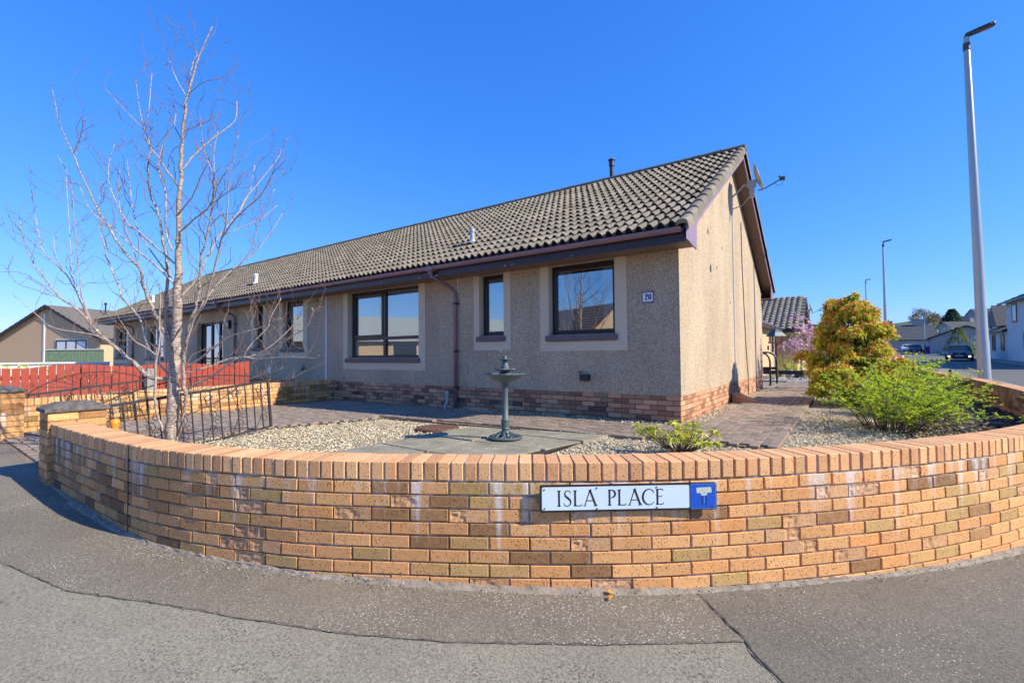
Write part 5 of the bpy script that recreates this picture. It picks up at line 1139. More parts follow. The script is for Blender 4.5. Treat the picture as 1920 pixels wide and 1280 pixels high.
# ------------------------------------------------------------------ the birch
LIMBS = [
 [(-4.289,-4.766,-0.049,0.061),(-4.279,-4.766,0.198,0.061),(-4.269,-4.767,0.439,0.0582),(-4.251,-4.766,0.8,0.0555),(-4.23,-4.76,1.071,0.0527),(-4.213,-4.759,1.403,0.0472),(-4.195,-4.758,1.764,0.0388),(-4.177,-4.757,2.126,0.0305),(-4.172,-4.761,2.367,0.0266),(-4.142,-4.761,3.03,0.0211),(-4.119,-4.757,3.391,0.0178),(-4.081,-4.742,3.783,0.0139),(-4.047,-4.725,3.994,0.0116),(-3.983,-4.687,4.234,0.0089),(-3.914,-4.645,4.444,0.0067),(-3.81,-4.579,4.715,0.0044)],
 [(-4.287,-4.789,0.728,0.0247),(-4.451,-4.93,0.767,0.0271),(-4.539,-5.014,0.883,0.0246),(-4.698,-5.165,1.094,0.022),(-4.825,-5.284,1.244,0.0175),(-4.893,-5.352,1.368,0.0146),(-4.964,-5.424,1.499,0.0116),(-5.113,-5.563,1.663,0.0087),(-5.213,-5.667,1.867,0.0072),(-5.301,-5.76,2.064,0.0053),(-5.347,-5.83,2.333,0.0043),(-5.344,-5.849,2.486,0.0033)],
 [(-4.825,-5.284,1.244,0.0122),(-4.98,-5.347,1.433,0.0108),(-5.218,-5.433,1.818,0.008),(-5.352,-5.491,1.977,0.007),(-5.622,-5.616,2.226,0.0056),(-5.709,-5.639,2.428,0.0046),(-5.801,-5.659,2.672,0.0036)],
 [(-4.263,-4.786,1.126,0.0272),(-4.296,-4.848,1.282,0.0271),(-4.336,-4.927,1.483,0.022),(-4.367,-5.009,1.723,0.0174),(-4.361,-5.061,1.964,0.0144),(-4.436,-5.16,2.104,0.0124),(-4.532,-5.327,2.453,0.0099),(-4.565,-5.396,2.621,0.0084),(-4.6,-5.496,2.899,0.007),(-4.618,-5.571,3.129,0.006),(-4.643,-5.643,3.324,0.005),(-4.648,-5.68,3.446,0.0041),(-4.623,-5.728,3.691,0.0036),(-4.624,-5.744,3.75,0.0027)],
 [(-4.618,-5.571,3.129,0.0046),(-4.274,-5.597,3.156,0.0035),(-3.891,-5.65,3.185,0.0029),(-3.748,-5.688,3.193,0.0024)],
 [(-4.235,-4.764,1.071,0.0247),(-4.339,-4.799,1.376,0.0224),(-4.389,-4.8,1.654,0.0201),(-4.4,-4.778,1.904,0.0177),(-4.439,-4.783,2.093,0.0152),(-4.502,-4.801,2.316,0.0132),(-4.595,-4.827,2.665,0.0113),(-4.699,-4.871,2.914,0.0098),(-4.76,-4.886,3.165,0.0083),(-4.764,-4.857,3.458,0.0073),(-4.845,-4.887,3.695,0.0063),(-4.92,-4.915,3.927,0.0053),(-5.018,-4.939,4.355,0.0037)],
 [(-4.845,-4.887,3.695,0.0052),(-5.04,-4.922,3.856,0.0048),(-5.411,-4.994,4.161,0.0044),(-5.739,-5.059,4.446,0.0034)],
 [(-4.843,-4.888,3.668,0.0047),(-5.088,-4.776,4.152,0.0044),(-5.355,-4.672,4.684,0.0034)],
 [(-4.131,-4.755,3.078,0.0109),(-4.075,-4.629,3.321,0.009),(-3.994,-4.49,3.517,0.0076),(-3.878,-4.304,3.771,0.0057),(-3.917,-4.264,4.031,0.0037)],
 [(-4.174,-4.781,2.934,0.0099),(-4.16,-4.904,3.08,0.0082),(-4.143,-4.96,3.159,0.0072),(-4.134,-5.046,3.25,0.0062),(-4.094,-5.106,3.356,0.0047)],
 [(-4.232,-4.73,0.107,0.0148),(-4.137,-4.708,0.327,0.0167),(-4.088,-4.706,0.491,0.0176),(-4.07,-4.724,0.647,0.0219),(-4.037,-4.743,0.856,0.0218),(-3.985,-4.753,1.086,0.0193),(-3.932,-4.753,1.267,0.0173),(-3.865,-4.738,1.416,0.0158),(-3.798,-4.718,1.542,0.0143),(-3.739,-4.71,1.7,0.0128),(-3.693,-4.725,1.925,0.0113),(-3.642,-4.725,2.091,0.0103),(-3.532,-4.704,2.348,0.0088),(-3.44,-4.707,2.659,0.0074),(-3.391,-4.718,2.86,0.0064),(-3.421,-4.804,3.125,0.005),(-3.391,-4.852,3.426,0.0031)],
 [(-3.985,-4.753,1.086,0.0145),(-3.796,-4.748,1.383,0.0132),(-3.606,-4.709,1.575,0.0121),(-3.381,-4.705,1.91,0.01),(-3.266,-4.713,2.099,0.009),(-3.172,-4.708,2.223,0.008),(-2.964,-4.665,2.392,0.007),(-2.681,-4.59,2.553,0.006),(-2.452,-4.565,2.78,0.0046),(-2.305,-4.557,2.94,0.0037),(-2.252,-4.561,3.01,0.0024)],
 [(-3.266,-4.713,2.099,0.0081),(-3.087,-4.721,2.363,0.0066),(-2.944,-4.769,2.653,0.0056),(-2.799,-4.791,2.879,0.0042),(-2.663,-4.805,3.068,0.0029)],
 [(-4.231,-4.745,0.589,0.0138),(-3.972,-4.661,0.671,0.0127),(-3.704,-4.581,0.785,0.0115),(-3.442,-4.51,0.925,0.0103),(-3.282,-4.463,0.981,0.0093),(-3.104,-4.406,0.958,0.0083),(-2.967,-4.37,1.018,0.0073),(-2.75,-4.317,1.131,0.0067),(-2.589,-4.278,1.209,0.0058),(-2.452,-4.245,1.264,0.0048),(-2.326,-4.248,1.417,0.0039),(-2.321,-4.268,1.458,0.003)],
 [(-3.104,-4.406,0.958,0.006),(-2.74,-4.383,0.973,0.0053),(-2.464,-4.371,0.978,0.0043),(-2.099,-4.364,0.966,0.0037),(-2.02,-4.37,0.996,0.0024)],
 [(-4.022,-4.733,0.862,0.0116),(-3.837,-4.662,0.967,0.0106),(-3.663,-4.599,1.082,0.0095),(-3.475,-4.53,1.195,0.008),(-3.26,-4.443,1.254,0.007),(-3.111,-4.382,1.285,0.006),(-2.99,-4.337,1.343,0.0051),(-2.855,-4.284,1.384,0.0032)],
 [(-3.282,-4.463,0.981,0.0056),(-3.232,-4.406,1.117,0.0051),(-3.121,-4.293,1.288,0.0047),(-3.106,-4.267,1.398,0.0042),(-3.039,-4.187,1.614,0.0033)],
 [(-4.047,-4.739,0.803,0.0107),(-3.876,-4.539,0.882,0.0098),(-3.746,-4.389,0.964,0.0079),(-3.608,-4.232,0.986,0.006),(-3.481,-4.084,1.095,0.0051),(-3.357,-3.931,1.281,0.0041),(-3.304,-3.858,1.407,0.0031)],
 [(-4.322,-4.792,0.047,0.0148),(-4.342,-4.874,0.284,0.0147),(-4.319,-4.908,0.467,0.0146),(-4.237,-4.942,0.807,0.0135),(-4.18,-4.951,0.989,0.0119),(-4.095,-4.951,1.202,0.0095),(-4.051,-4.972,1.384,0.0075),(-3.981,-4.986,1.607,0.0056),(-3.958,-5.019,1.771,0.0037)],
 [(-4.175,-4.953,1.0,0.0067),(-4.152,-5.052,1.087,0.0056),(-4.13,-5.174,1.17,0.0046),(-4.027,-5.314,1.364,0.0035),(-3.933,-5.411,1.512,0.0026)],
 [(-4.286,-4.79,0.771,0.0124),(-4.542,-4.884,1.014,0.014),(-4.711,-4.918,1.325,0.0143),(-4.781,-4.935,1.446,0.0128),(-5.023,-5.028,1.688,0.0109),(-5.145,-5.059,1.899,0.0094),(-5.3,-5.103,2.148,0.0085),(-5.412,-5.124,2.388,0.0075),(-5.475,-5.136,2.526,0.0064),(-5.582,-5.13,2.885,0.0049),(-5.639,-5.1,3.201,0.0033)],
 [(-4.185,-4.758,2.005,0.0109),(-4.443,-4.85,2.206,0.01),(-4.715,-4.949,2.426,0.0087),(-4.933,-5.031,2.589,0.0077),(-5.244,-5.112,3.045,0.0058),(-5.344,-5.096,3.367,0.0043),(-5.367,-5.042,3.624,0.0032)],
 [(-4.405,-4.748,2.219,0.0112),(-4.477,-4.785,2.472,0.0102),(-4.503,-4.78,2.886,0.0092),(-4.588,-4.824,3.163,0.0077),(-4.59,-4.815,3.37,0.0062),(-4.538,-4.765,3.584,0.0041)],
 [(-4.181,-4.768,2.379,0.0109),(-3.91,-4.705,2.51,0.0092),(-3.645,-4.645,2.635,0.0076),(-3.424,-4.643,2.85,0.0056),(-3.264,-4.623,2.956,0.0037)],
 [(-3.645,-4.645,2.635,0.0057),(-3.327,-4.646,2.681,0.005),(-3.079,-4.651,2.711,0.004),(-2.839,-4.689,2.78,0.0026)],
 [(-3.391,-4.718,2.86,0.005),(-3.381,-4.72,3.144,0.0041),(-3.345,-4.7,3.339,0.0027)],
 [(-2.972,-4.661,2.378,0.0052),(-2.99,-4.603,2.558,0.0049),(-2.946,-4.461,2.798,0.0041),(-2.894,-4.295,3.092,0.0032),(-2.901,-4.268,3.183,0.0023)],
 [(-3.796,-4.748,1.383,0.0095),(-3.748,-4.623,1.651,0.0086),(-3.649,-4.449,1.929,0.0073),(-3.529,-4.276,2.122,0.0059),(-3.432,-4.116,2.383,0.0045),(-3.372,-3.993,2.649,0.0031)],
 [(-3.657,-4.473,1.867,0.0058),(-3.361,-4.356,2.146,0.0048),(-3.179,-4.333,2.532,0.0038),(-3.003,-4.281,2.772,0.0028)],
 [(-4.059,-4.731,3.909,0.0059),(-4.215,-4.788,4.164,0.005),(-4.342,-4.827,4.427,0.003)],
 [(-4.033,-4.714,3.969,0.0054),(-3.808,-4.682,4.011,0.0044),(-3.587,-4.642,4.012,0.0029)],
 [(-4.041,-4.722,4.054,0.0049),(-4.121,-4.658,4.367,0.0045),(-4.128,-4.607,4.503,0.0041),(-4.236,-4.634,4.607,0.0031)],
 [(-4.097,-4.745,3.536,0.0054),(-3.916,-4.674,3.572,0.0044),(-3.715,-4.598,3.627,0.0029)],
 [(-4.123,-4.761,3.44,0.0054),(-4.304,-4.764,3.65,0.0045),(-4.396,-4.723,3.845,0.0031)],
 [(-4.98,-5.347,1.433,0.0064),(-5.188,-5.44,1.875,0.0055),(-5.246,-5.45,2.149,0.0045),(-5.304,-5.456,2.464,0.004),(-5.418,-5.469,3.093,0.0031)],
 [(-4.912,-5.32,1.347,0.0059),(-4.938,-5.408,1.64,0.0053),(-4.891,-5.453,1.985,0.0043),(-4.822,-5.508,2.433,0.0038),(-4.751,-5.562,2.867,0.0033),(-4.792,-5.662,3.131,0.0028)],
 [(-5.352,-5.491,1.977,0.005),(-5.481,-5.532,2.165,0.0041),(-5.574,-5.541,2.408,0.0031)],
 [(-4.756,-5.216,1.148,0.0059),(-4.807,-5.343,1.241,0.0048),(-4.94,-5.628,1.306,0.0042),(-4.972,-5.763,1.442,0.0037),(-4.987,-5.888,1.589,0.0027)],
 [(-4.183,-4.745,1.644,0.0119),(-4.132,-4.584,1.901,0.0106),(-4.126,-4.45,2.233,0.0093),(-4.097,-4.319,2.509,0.0079),(-4.035,-4.166,2.761,0.0064),(-4.027,-4.046,3.088,0.0049),(-4.063,-3.979,3.386,0.0033)],
 [(-4.195,-4.758,1.764,0.0119),(-4.245,-4.911,1.96,0.0102),(-4.298,-5.043,2.094,0.0086),(-4.347,-5.171,2.224,0.0071),(-4.378,-5.279,2.351,0.0056),(-4.443,-5.462,2.519,0.0041),(-4.406,-5.556,2.737,0.0027)],
 [(-4.133,-4.704,0.321,0.0079),(-3.907,-4.657,0.39,0.0072),(-3.459,-4.574,0.551,0.0061),(-3.095,-4.527,0.729,0.0049),(-2.769,-4.474,0.815,0.0039),(-2.533,-4.439,0.869,0.0026)],
 [(-4.38,-4.764,1.904,0.0091),(-4.649,-4.837,2.173,0.0082),(-4.909,-4.908,2.452,0.0073),(-5.072,-4.928,2.734,0.0064),(-5.225,-4.921,3.096,0.0054),(-5.379,-4.915,3.47,0.0033)],
 [(-4.161,-4.761,2.608,0.0079),(-3.921,-4.724,2.752,0.0063),(-3.695,-4.717,2.941,0.0052),(-3.526,-4.712,3.076,0.0042),(-3.417,-4.741,3.208,0.0027)],
 [(-3.172,-4.708,2.223,0.0053),(-3.085,-4.568,2.32,0.0045),(-2.993,-4.425,2.42,0.0041),(-2.921,-4.295,2.58,0.0028)],
 [(-4.361,-5.061,1.964,0.0058),(-4.37,-5.166,2.316,0.0047),(-4.375,-5.232,2.534,0.0042),(-4.321,-5.267,2.802,0.0033),(-4.263,-5.27,2.959,0.0023)]]

TR_ = thing('birch_tree', 'bare young birch with pale banded bark growing behind the curved wall', 'tree', (LIMBS[0][0][0], LIMBS[0][0][1], -.05))
org = Vector(TR_.location)
def smooth_limb(P):
    Q = [Vector(p[:3]) for p in P]; r = [p[3] for p in P]; Q = [Q[0] * 2 - Q[1]] + Q + [Q[-1] * 2 - Q[-2]]; out = []; rr = []
    for i in range(1, len(Q) - 2):
        for k in range(4):
            t = k / 4; a, b, c, d = Q[i - 1], Q[i], Q[i + 1], Q[i + 2]
            p = .5 * ((2 * b) + (-a + c) * t + (2 * a - 5 * b + 4 * c - d) * t * t + (-a + 3 * b - 3 * c + d) * t ** 3)
            rad = r[i - 1] * (1 - t) + r[i] * t; out.append(p + Vector((rnd.gauss(0, 1), rnd.gauss(0, 1), rnd.gauss(0, .6))) * min(.006, rad * .35)); rr.append(rad * rnd.uniform(.92, 1.1))
    out.append(Q[-2]); rr.append(r[-1]); return out, rr
twigs = MB(); trunk = None
M['limb'] = simple('limb_bark', (.45, .36, .30), .75, .45, 40, .3)
for li, P in enumerate(LIMBS):
    P = [tuple(p) for p in P]
    if li == 0: P = [(P[0][0], P[0][1], -.3, P[0][3] * 1.15)] + P[0:1] + P[1:]
    pts, rr = smooth_limb(P)
    if li: rr = [max(.0022, q_ * .95) for q_ in rr]
    m = MB(); m.tube([p - org for p in pts], rr, 12 if li == 0 else 7)
    big = max(rr) > .007
    if li == 0: trunk = obj('trunk', m, 'bark', TR_, smooth=True)
    else: obj('limb', m, 'bark' if max(rr) > .0165 else 'limb', TR_, smooth=True)
    n = len(pts); tot = sum((a - b).length for a, b in zip(pts, pts[1:])); acc = 0; nxt = tot * (.50 if li == 0 else .22)
    for i in range(1, n):
        seg = pts[i] - pts[i - 1]; acc += seg.length
        if acc < nxt: continue
        nxt = acc + rnd.uniform(.025, .08) * (1.2 if li == 0 else 1)
        d = seg.normalized(); side = Vector((rnd.gauss(0, 1), rnd.gauss(0, 1), rnd.gauss(.3, .6))); side = (side - d * side.dot(d)).normalized(); dr = (d * rnd.uniform(.4, 1) + side * rnd.uniform(.6, 1) + Vector((0, 0, .25))).normalized()
        ln = rnd.choice([.03, .05, .09, .16, .26, .38, .60, .75]) * rnd.uniform(.7, 1.2); q = pts[i].copy(); tp_ = [q.copy()]; k = max(2, int(ln / .035))
        for _ in range(k): dr = (dr + Vector((rnd.gauss(0, .22), rnd.gauss(0, .22), rnd.gauss(.08, .18)))).normalized(); q = q + dr * (ln / k); tp_.append(q.copy())
        r0 = min(rr[i] * .55, .0032 if ln < .4 else .0042) if ln > .1 else .0018; twigs.tube([p - org for p in tp_], [r0 * (1 - .6 * j / k) for j in range(k + 1)], 4)
        for j in range(1, k + 1):
            if rnd.random() < .75:
                b = tp_[j] - org; bd = (dr + Vector((rnd.gauss(0, .7), rnd.gauss(0, .7), .3))).normalized(); l = rnd.uniform(.010, .020); twigs.tube([b, b + bd * l * .55, b + bd * l], [.0012, .0032, .0004], 4)
        if ln > .2 and rnd.random() < .85:
            for _ in range(2 if ln < .4 else 5):
                j = rnd.randrange(1, k); d2 = (dr + Vector((rnd.gauss(0, .6), rnd.gauss(0, .6), rnd.gauss(.2, .4)))).normalized(); twigs.tube([tp_[j] - org, tp_[j] - org + d2 * .05, tp_[j] - org + d2 * .11 + Vector((0, 0, .015))], [.0018, .0015, .0008], 4)
obj('twigs', twigs, 'twig', TR_, kind='stuff')

# ------------------------------------------------------------------ leaves
def add_leaf(m, p, d, up, L, w_, col, fold=.25, droop=.25):
    d = d.normalized(); s = d.cross(up)
    if s.length < 1e-4: s = Vector((1, 0, 0))
    s.normalize(); n = s.cross(d)
    tip = p + d * L - n * L * droop * .0 - Vector((0, 0, 1)) * L * droop; mid = p + d * L * .45
    a = mid + s * w_ + n * w_ * fold; b = mid - s * w_ + n * w_ * fold
    m.add([p, a, tip, b], [(0, 1, 2), (0, 2, 3)], col)
def vary(c, f=.25): k = 1.95 * rnd.uniform(1 - f, 1 + f); return tuple(min(.85, x * k * rnd.uniform(.9, 1.1)) for x in c)
def rv(): 
    v = Vector((rnd.gauss(0, 1), rnd.gauss(0, 1), rnd.gauss(0, 1))); return v.normalized()
# pieris: uneven cone of leaf rosettes
PB = thing('pieris_shrub', 'tall conical shrub with yellow-green leaves and orange-red young tips', 'shrub', (2.0, 4.25, 0))
lv = MB(); st = MB()
clumps = []
def cone_r(z): return 1.02 * (1 - (z / 2.12)) ** .72 + .03 if z > .5 else 1.02 * (.70 + .1 * z / .5)
for _ in range(74):
    z = rnd.uniform(.12, 1.9); a = rnd.random() * 6.283; r = cone_r(z) * rnd.uniform(.7, 1.08) * (1 + .13 * math.sin(z * 8 + a * 2)); clumps.append((Vector((r * math.cos(a), r * math.sin(a), z)), rnd.uniform(.16, .30) * (1 - z * .2)))
for z, r_ in ((1.95, .13), (1.8, .2), (1.62, .22), (2.02, .1)): clumps.append((Vector((rnd.uniform(-.12, .12) - .05, rnd.uniform(-.05, .05), z)), r_))
ros = []
for c, rad in clumps:
    st.tube([Vector((rnd.uniform(-.1, .1), rnd.uniform(-.1, .1), 0)), Vector((c.x * .35, c.y * .35, c.z * .45)), c], [.016, .011, .005], 5)
    for _ in range(int(62 * (rad / .22) ** 2) + 10):
        v = rv(); v.z = abs(v.z) * .9 - .15; p = c + v * rad * rnd.uniform(.55, 1.0); ros.append((p, v))
for _ in range(900):
    z = rnd.uniform(.05, 1.7); a = rnd.random() * 6.283; r = cone_r(z) * rnd.uniform(.35, .86) * (1 + .14 * math.sin(z * 8 + a * 2)); ros.append((Vector((r * math.cos(a), r * math.sin(a), z)), Vector((math.cos(a), math.sin(a), .4))))
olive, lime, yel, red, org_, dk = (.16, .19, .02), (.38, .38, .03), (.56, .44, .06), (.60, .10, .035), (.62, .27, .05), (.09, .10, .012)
for p, v in ros:
    v = (v + Vector((0, 0, .5))).normalized(); out = (p.x ** 2 + p.y ** 2) ** .5 / max(.15, cone_r(p.z)); isred = rnd.random() < (.55 if out > .72 and p.z > .35 else .15)
    for k in range(11):
        d = rv(); d = (d - v * d.dot(v)).normalized() + v * rnd.uniform(-.35, .35)
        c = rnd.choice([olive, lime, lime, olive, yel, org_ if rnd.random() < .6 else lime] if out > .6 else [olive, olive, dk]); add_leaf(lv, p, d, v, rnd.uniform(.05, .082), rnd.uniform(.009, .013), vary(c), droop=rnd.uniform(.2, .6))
    for k in range(7 if out > .55 else 2):
        d = rv(); d = (d - v * d.dot(v)).normalized() * .9 + v; add_leaf(lv, p + v * .02, d, v, rnd.uniform(.04, .065), rnd.uniform(.008, .011), vary(rnd.choice([red, red, org_]) if isred else rnd.choice([yel, lime, org_ if rnd.random() < .35 else yel])), droop=.15)
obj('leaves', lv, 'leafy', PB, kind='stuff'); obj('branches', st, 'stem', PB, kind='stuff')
# low bright green spreading shrub on thin stems
def stem_shrub(name, label, loc, n, spread, hgt, leafL, cols, arch=.5, per=18, bias=(0, 0), cat='shrub', wd=.42, first=.3):
    T = thing(name, label, cat, loc); st = MB(); lv = MB()
    for i in range(n):
        a = rnd.random() * 6.283; r = spread * math.sqrt(rnd.random()); ex, ey = r * math.cos(a) + bias[0] * rnd.random(), r * math.sin(a) + bias[1] * rnd.random()
        h = hgt * (1 - .3 * (r / spread) ** 2) * rnd.uniform(.35, 1.12); b = Vector((ex * .25, ey * .25, -.03)); q = Vector((ex * (.55 - .1 * arch), ey * (.55 - .1 * arch), h * .7)); e = Vector((ex, ey, h))
        pts = []; k = 9
        for j in range(k + 1): t = j / k; pts.append(b * (1 - t) ** 2 + q * 2 * t * (1 - t) + e * t * t + Vector((rnd.gauss(0, .006), rnd.gauss(0, .006), rnd.gauss(0, .005))))
        st.tube(pts, [.0055 * (1 - .75 * j / k) for j in range(k + 1)], 4)
        for _ in range(per):
            t = first + (1 - first) * rnd.random() ** .8; j = min(k - 1, int(t * k)); p = pts[j].lerp(pts[j + 1], t * k - j); o_ = rv(); o_.z = abs(o_.z) * .5; L_ = rnd.uniform(.02, .10) * (hgt / .8); tip = p + o_ * L_
            st.tube([p, tip], [.0018, .0009], 3, caps=False)
            for _2 in range(6):
                w_ = p.lerp(tip, rnd.uniform(.3, 1)); c = cols[min(len(cols) - 1, int(len(cols) * rnd.random()))]; dd = (o_ + rv() * .8); dd.z = dd.z * .5; add_leaf(lv, w_, dd, Vector((0, 0, 1)) + rv() * .4, leafL * rnd.uniform(.6, 1.15), leafL * wd * rnd.uniform(.4, .6), vary(c), droop=.1)
    obj('leaves', lv, 'leafy', T, kind='stuff'); obj('stems', st, 'stem', T, kind='stuff'); return T
G1 = [(.22, .34, .012), (.33, .45, .018), (.42, .52, .025), (.50, .52, .04), (.15, .25, .015)]
stem_shrub('green_shrub', 'low bright green shrub on thin bare stems in front of the conical shrub', (2.34, .72, -.02), 120, 1.0, .86, .040, G1, per=17, bias=(.25, .5))
stem_shrub('green_shrub', 'bright green leafy shoots filling the bed to the right of the conical shrub', (2.75, 2.5, -.02), 80, .62, .95, .042, G1, per=16, bias=(.2, .3))
stem_shrub('green_sapling', 'thin single green shoot rising beside the inner face of the wall', (3.62, 1.15, -.05), 3, .10, .62, .040, [(.3, .5, .03), (.42, .55, .04)], per=12, first=.45, cat='plant')
stem_shrub('sapling', 'spindly bare brown sapling with a few green leaves beside the path', (1.72, .05, -.02), 5, .30, .58, .028, [(.3, .42, .03), (.4, .3, .05)], per=5, first=.6, cat='plant')
# rhododendron: whorls of long narrow leaves
RH = thing('rhododendron', 'small shrub with long narrow yellow-green leaves just behind the sign', 'shrub', (.56, -2.04, 0)); lv = MB(); st = MB()
for i in range(44):
    a = rnd.random() * 6.283; r = .46 * math.sqrt(rnd.random()); x, y = r * math.cos(a) * .95 - .02, r * math.sin(a) * .7; h = rnd.uniform(.12, .33) * (1 - .25 * r / .5); e = Vector((x, y, h)); st.tube([(x * .15, y * .15, -.02), (x * .6, y * .6, h * .45), e], [.007, .005, .003], 5)
    v = (Vector((x * .5, y * .5, .6))).normalized()
    for k in range(rnd.randrange(8, 13)):
        d = rv(); d = (d - v * d.dot(v)).normalized() + v * rnd.uniform(-.5, .5); add_leaf(lv, e, d, v, rnd.uniform(.06, .105), rnd.uniform(.008, .0125), vary(rnd.choice([(.28, .30, .03), (.40, .38, .05), (.16, .19, .02), (.50, .44, .07), (.34, .34, .05)])), droop=rnd.uniform(.0, .5))
    if rnd.random() < .2: st.tube([e, e + Vector((0, 0, .04))], [.006, .002], 5)
obj('leaves', lv, 'leaf', RH, kind='stuff'); obj('branches', st, 'stem', RH, kind='stuff')
wd_ = thing('weed', 'tiny reddish weed growing in gravel at the gable wall corner', 'plant', (.1, .85, 0)); lv = MB()
for k in range(14): add_leaf(lv, Vector((0, 0, rnd.uniform(0, .08))), rv() + Vector((0, 0, .6)), Vector((0, 0, 1)), .05, .008, vary((.25, .08, .05)))
obj('leaves', lv, 'leaf', wd_, kind='stuff')
# magnolia
MG = thing('magnolia', 'pink flowering magnolia behind the conical shrub', 'tree', (1.22, 7.9, 0)); st = MB(); lv = MB(); gl = MB()
st.tube([(0, 0, -.1), (.02, 0, .5), (0, 0, .9)], [.03, .025, .02], 7)
for i in range(38):
    a = rnd.random() * 6.283; r = rnd.uniform(.25, .95); h = rnd.uniform(.85, 2.1) if r < .6 else rnd.uniform(.8, 1.7); e = Vector((r * math.cos(a), r * math.sin(a), h)); b = Vector((0, 0, rnd.uniform(.35, .9))); q = b.lerp(e, .5) + Vector((0, 0, .1)); st.tube([b, q, e], [.012, .008, .003], 5)
    for k in range(17):
        p = q.lerp(e, rnd.random() * 1.05) + rv() * .09; v = (rv() * .5 + Vector((0, 0, .8))).normalized()
        for _ in range(9):
            d = rv(); d = (d - v * d.dot(v)).normalized() + v * .35; add_leaf(lv, p, d, v, rnd.uniform(.05, .08), rnd.uniform(.010, .016), vary(rnd.choice([(.44, .25, .36), (.48, .36, .43), (.38, .18, .30), (.49, .45, .48)]), .1), droop=.05)
    for k in range(6): add_leaf(gl, b.lerp(e, rnd.random()) + rv() * .1, rv(), Vector((0, 0, 1)), .06, .016, vary((.3, .36, .04)))
obj('blossom', lv, 'petal', MG, kind='stuff'); obj('branches', st, 'stem', MG, kind='stuff'); obj('leaves', gl, 'leaf', MG, kind='stuff')
# ------------------------------------------------------------------ the garden behind the gable
sheet('rear_path', [[(-1.5, 11.3), (4, 11.3), (4, 12.2), (-1.5, 12.2)]], gz, 'kerb', dz=.008)
sheet('lawn', [[(.3, 14.9), (3.6, 14.9), (3.6, 21), (.3, 21)]], gz, 'grass', dz=.02)
stones('rear_gravel', 900, lambda x, y: True, (-1.6, 3.6, 12.3, 14.4), (.02, .05), cols=[(.6, .57, .5), (.42, .36, .3), (.72, .7, .65), (.3, .24, .2)])
lf = thing('low_rail', 'low dark timber rail across the back garden behind the handrails', 'rail', (0, 13.9, 0)); m = MB(); m.box((-2.0, -.04, .12), (3.4, .04, .27)); obj('rail', m, 'black', lf)
for x in (-1.8, .3, 2.4): m = MB(); m.box((x, -.05, -.1), (x + .1, .05, .13)); obj('rail_post', m, 'black', lf)
bt = thing('bird_table', 'green-roofed wooden bird table with hanging feeders in the back garden', 'bird table', (-.17, 12.55, 0))
m = MB(); m.box((-.035, -.035, -.1), (.035, .035, 1.30)); obj('post', m, 'pink', bt)
m = MB(); m.box((-.24, -.2, 1.30), (.24, .2, 1.34)); obj('tray', m, 'pink', bt)
m = MB()
for a, b in ((-.2, -.16), (-.2, .16), (.2, -.16), (.2, .16)): m.box((a - .015, b - .015, 1.34), (a + .015, b + .015, 1.56))
obj('roof_posts', m, 'pink', bt); m = MB(); m.lathe([(.34, 1.55), (.20, 1.70), (.06, 1.80), (.001, 1.82)], n=4); m.lathe([(.02, 1.8), (.025, 1.86), (.001, 1.93)], n=8); obj('roof', m, 'verdigris', bt)
for x in (-.26, .22): m = MB(); m.lathe([(.001, 1.22), (.03, 1.21), (.03, 1.06), (.001, 1.05)], (x, 0, 0), 8); obj('feeder', m, 'pink' if x < 0 else 'white', bt)
WP = thing('weeping_tree', 'small weeping tree with drooping brown twigs behind the bird table', 'tree', (.36, 15.6, 0)); m = MB(); m.tube([(0, 0, -.1), (.03, 0, .8), (0, 0, 1.55)], [.05, .04, .05], 8); obj('trunk', m, 'bark', WP)
m = MB()
for i in range(340):
    a = rnd.random() * 6.283; r = rnd.uniform(.25, .85); m.tube([(0, 0, 1.5), (r * .6 * math.cos(a), r * .6 * math.sin(a), 1.66 + rnd.uniform(-.05, .12)), (r * math.cos(a), r * math.sin(a), 1.45), (r * 1.05 * math.cos(a), r * 1.05 * math.sin(a), rnd.uniform(.75, 1.3))], [.01, .007, .006, .004], 3)
d2_ = 0
tw = simple('straw_twigs', (.30, .20, .11), .9, .35, 20); obj('crown', m, tw, WP, kind='stuff')
def mound(name, label, loc, r, h, cols, n=500, L=.08, cat='shrub', w_=.35, mat='leaf'):
    T = thing(name, label, cat, loc); m = MB(); st = MB()
    for _ in range(12): a = rnd.random() * 6.3; st.tube([(0, 0, -.05), (r * .5 * math.cos(a), r * .5 * math.sin(a), h * .6)], [.015, .006], 4)
    for _ in range(n):
        v = rv(); v.z = abs(v.z); s = rnd.uniform(.55, 1.) * (1 + .18 * math.sin(v.x * 7 + v.y * 5)); p = Vector((v.x * r * s, v.y * r * s, v.z * h * s)); add_leaf(m, p, rv() + v * .6, v, L * rnd.uniform(.6, 1.2), L * w_ * .5, vary(rnd.choice(cols), .3), droop=.1)
    obj('leaves', m, mat, T, kind='stuff'); obj('stems', st, 'stem', T, kind='stuff'); return T
mound('forsythia', 'yellow flowering bush beside the bird table', (-.05, 14.9, 0), .62, .95, [(.45, .42, .03), (.75, .60, .03), (.30, .34, .05)], 900)
mound('orange_shrub', 'orange-leaved bush under the weeping tree', (.75, 16.2, 0), .5, .75, [(.55, .17, .03), (.45, .22, .05)], 600)
mound('heather', 'grey-green rounded plant in front of the yellow bush', (-.25, 14.1, 0), .28, .42, [(.12, .22, .15), (.2, .28, .2)], 400, .05)
mound('hebe', 'fresh green low plant beside the lawn', (1.05, 15.0, .0), .42, .32, [(.30, .42, .05), (.2, .3, .04)], 500, .05)
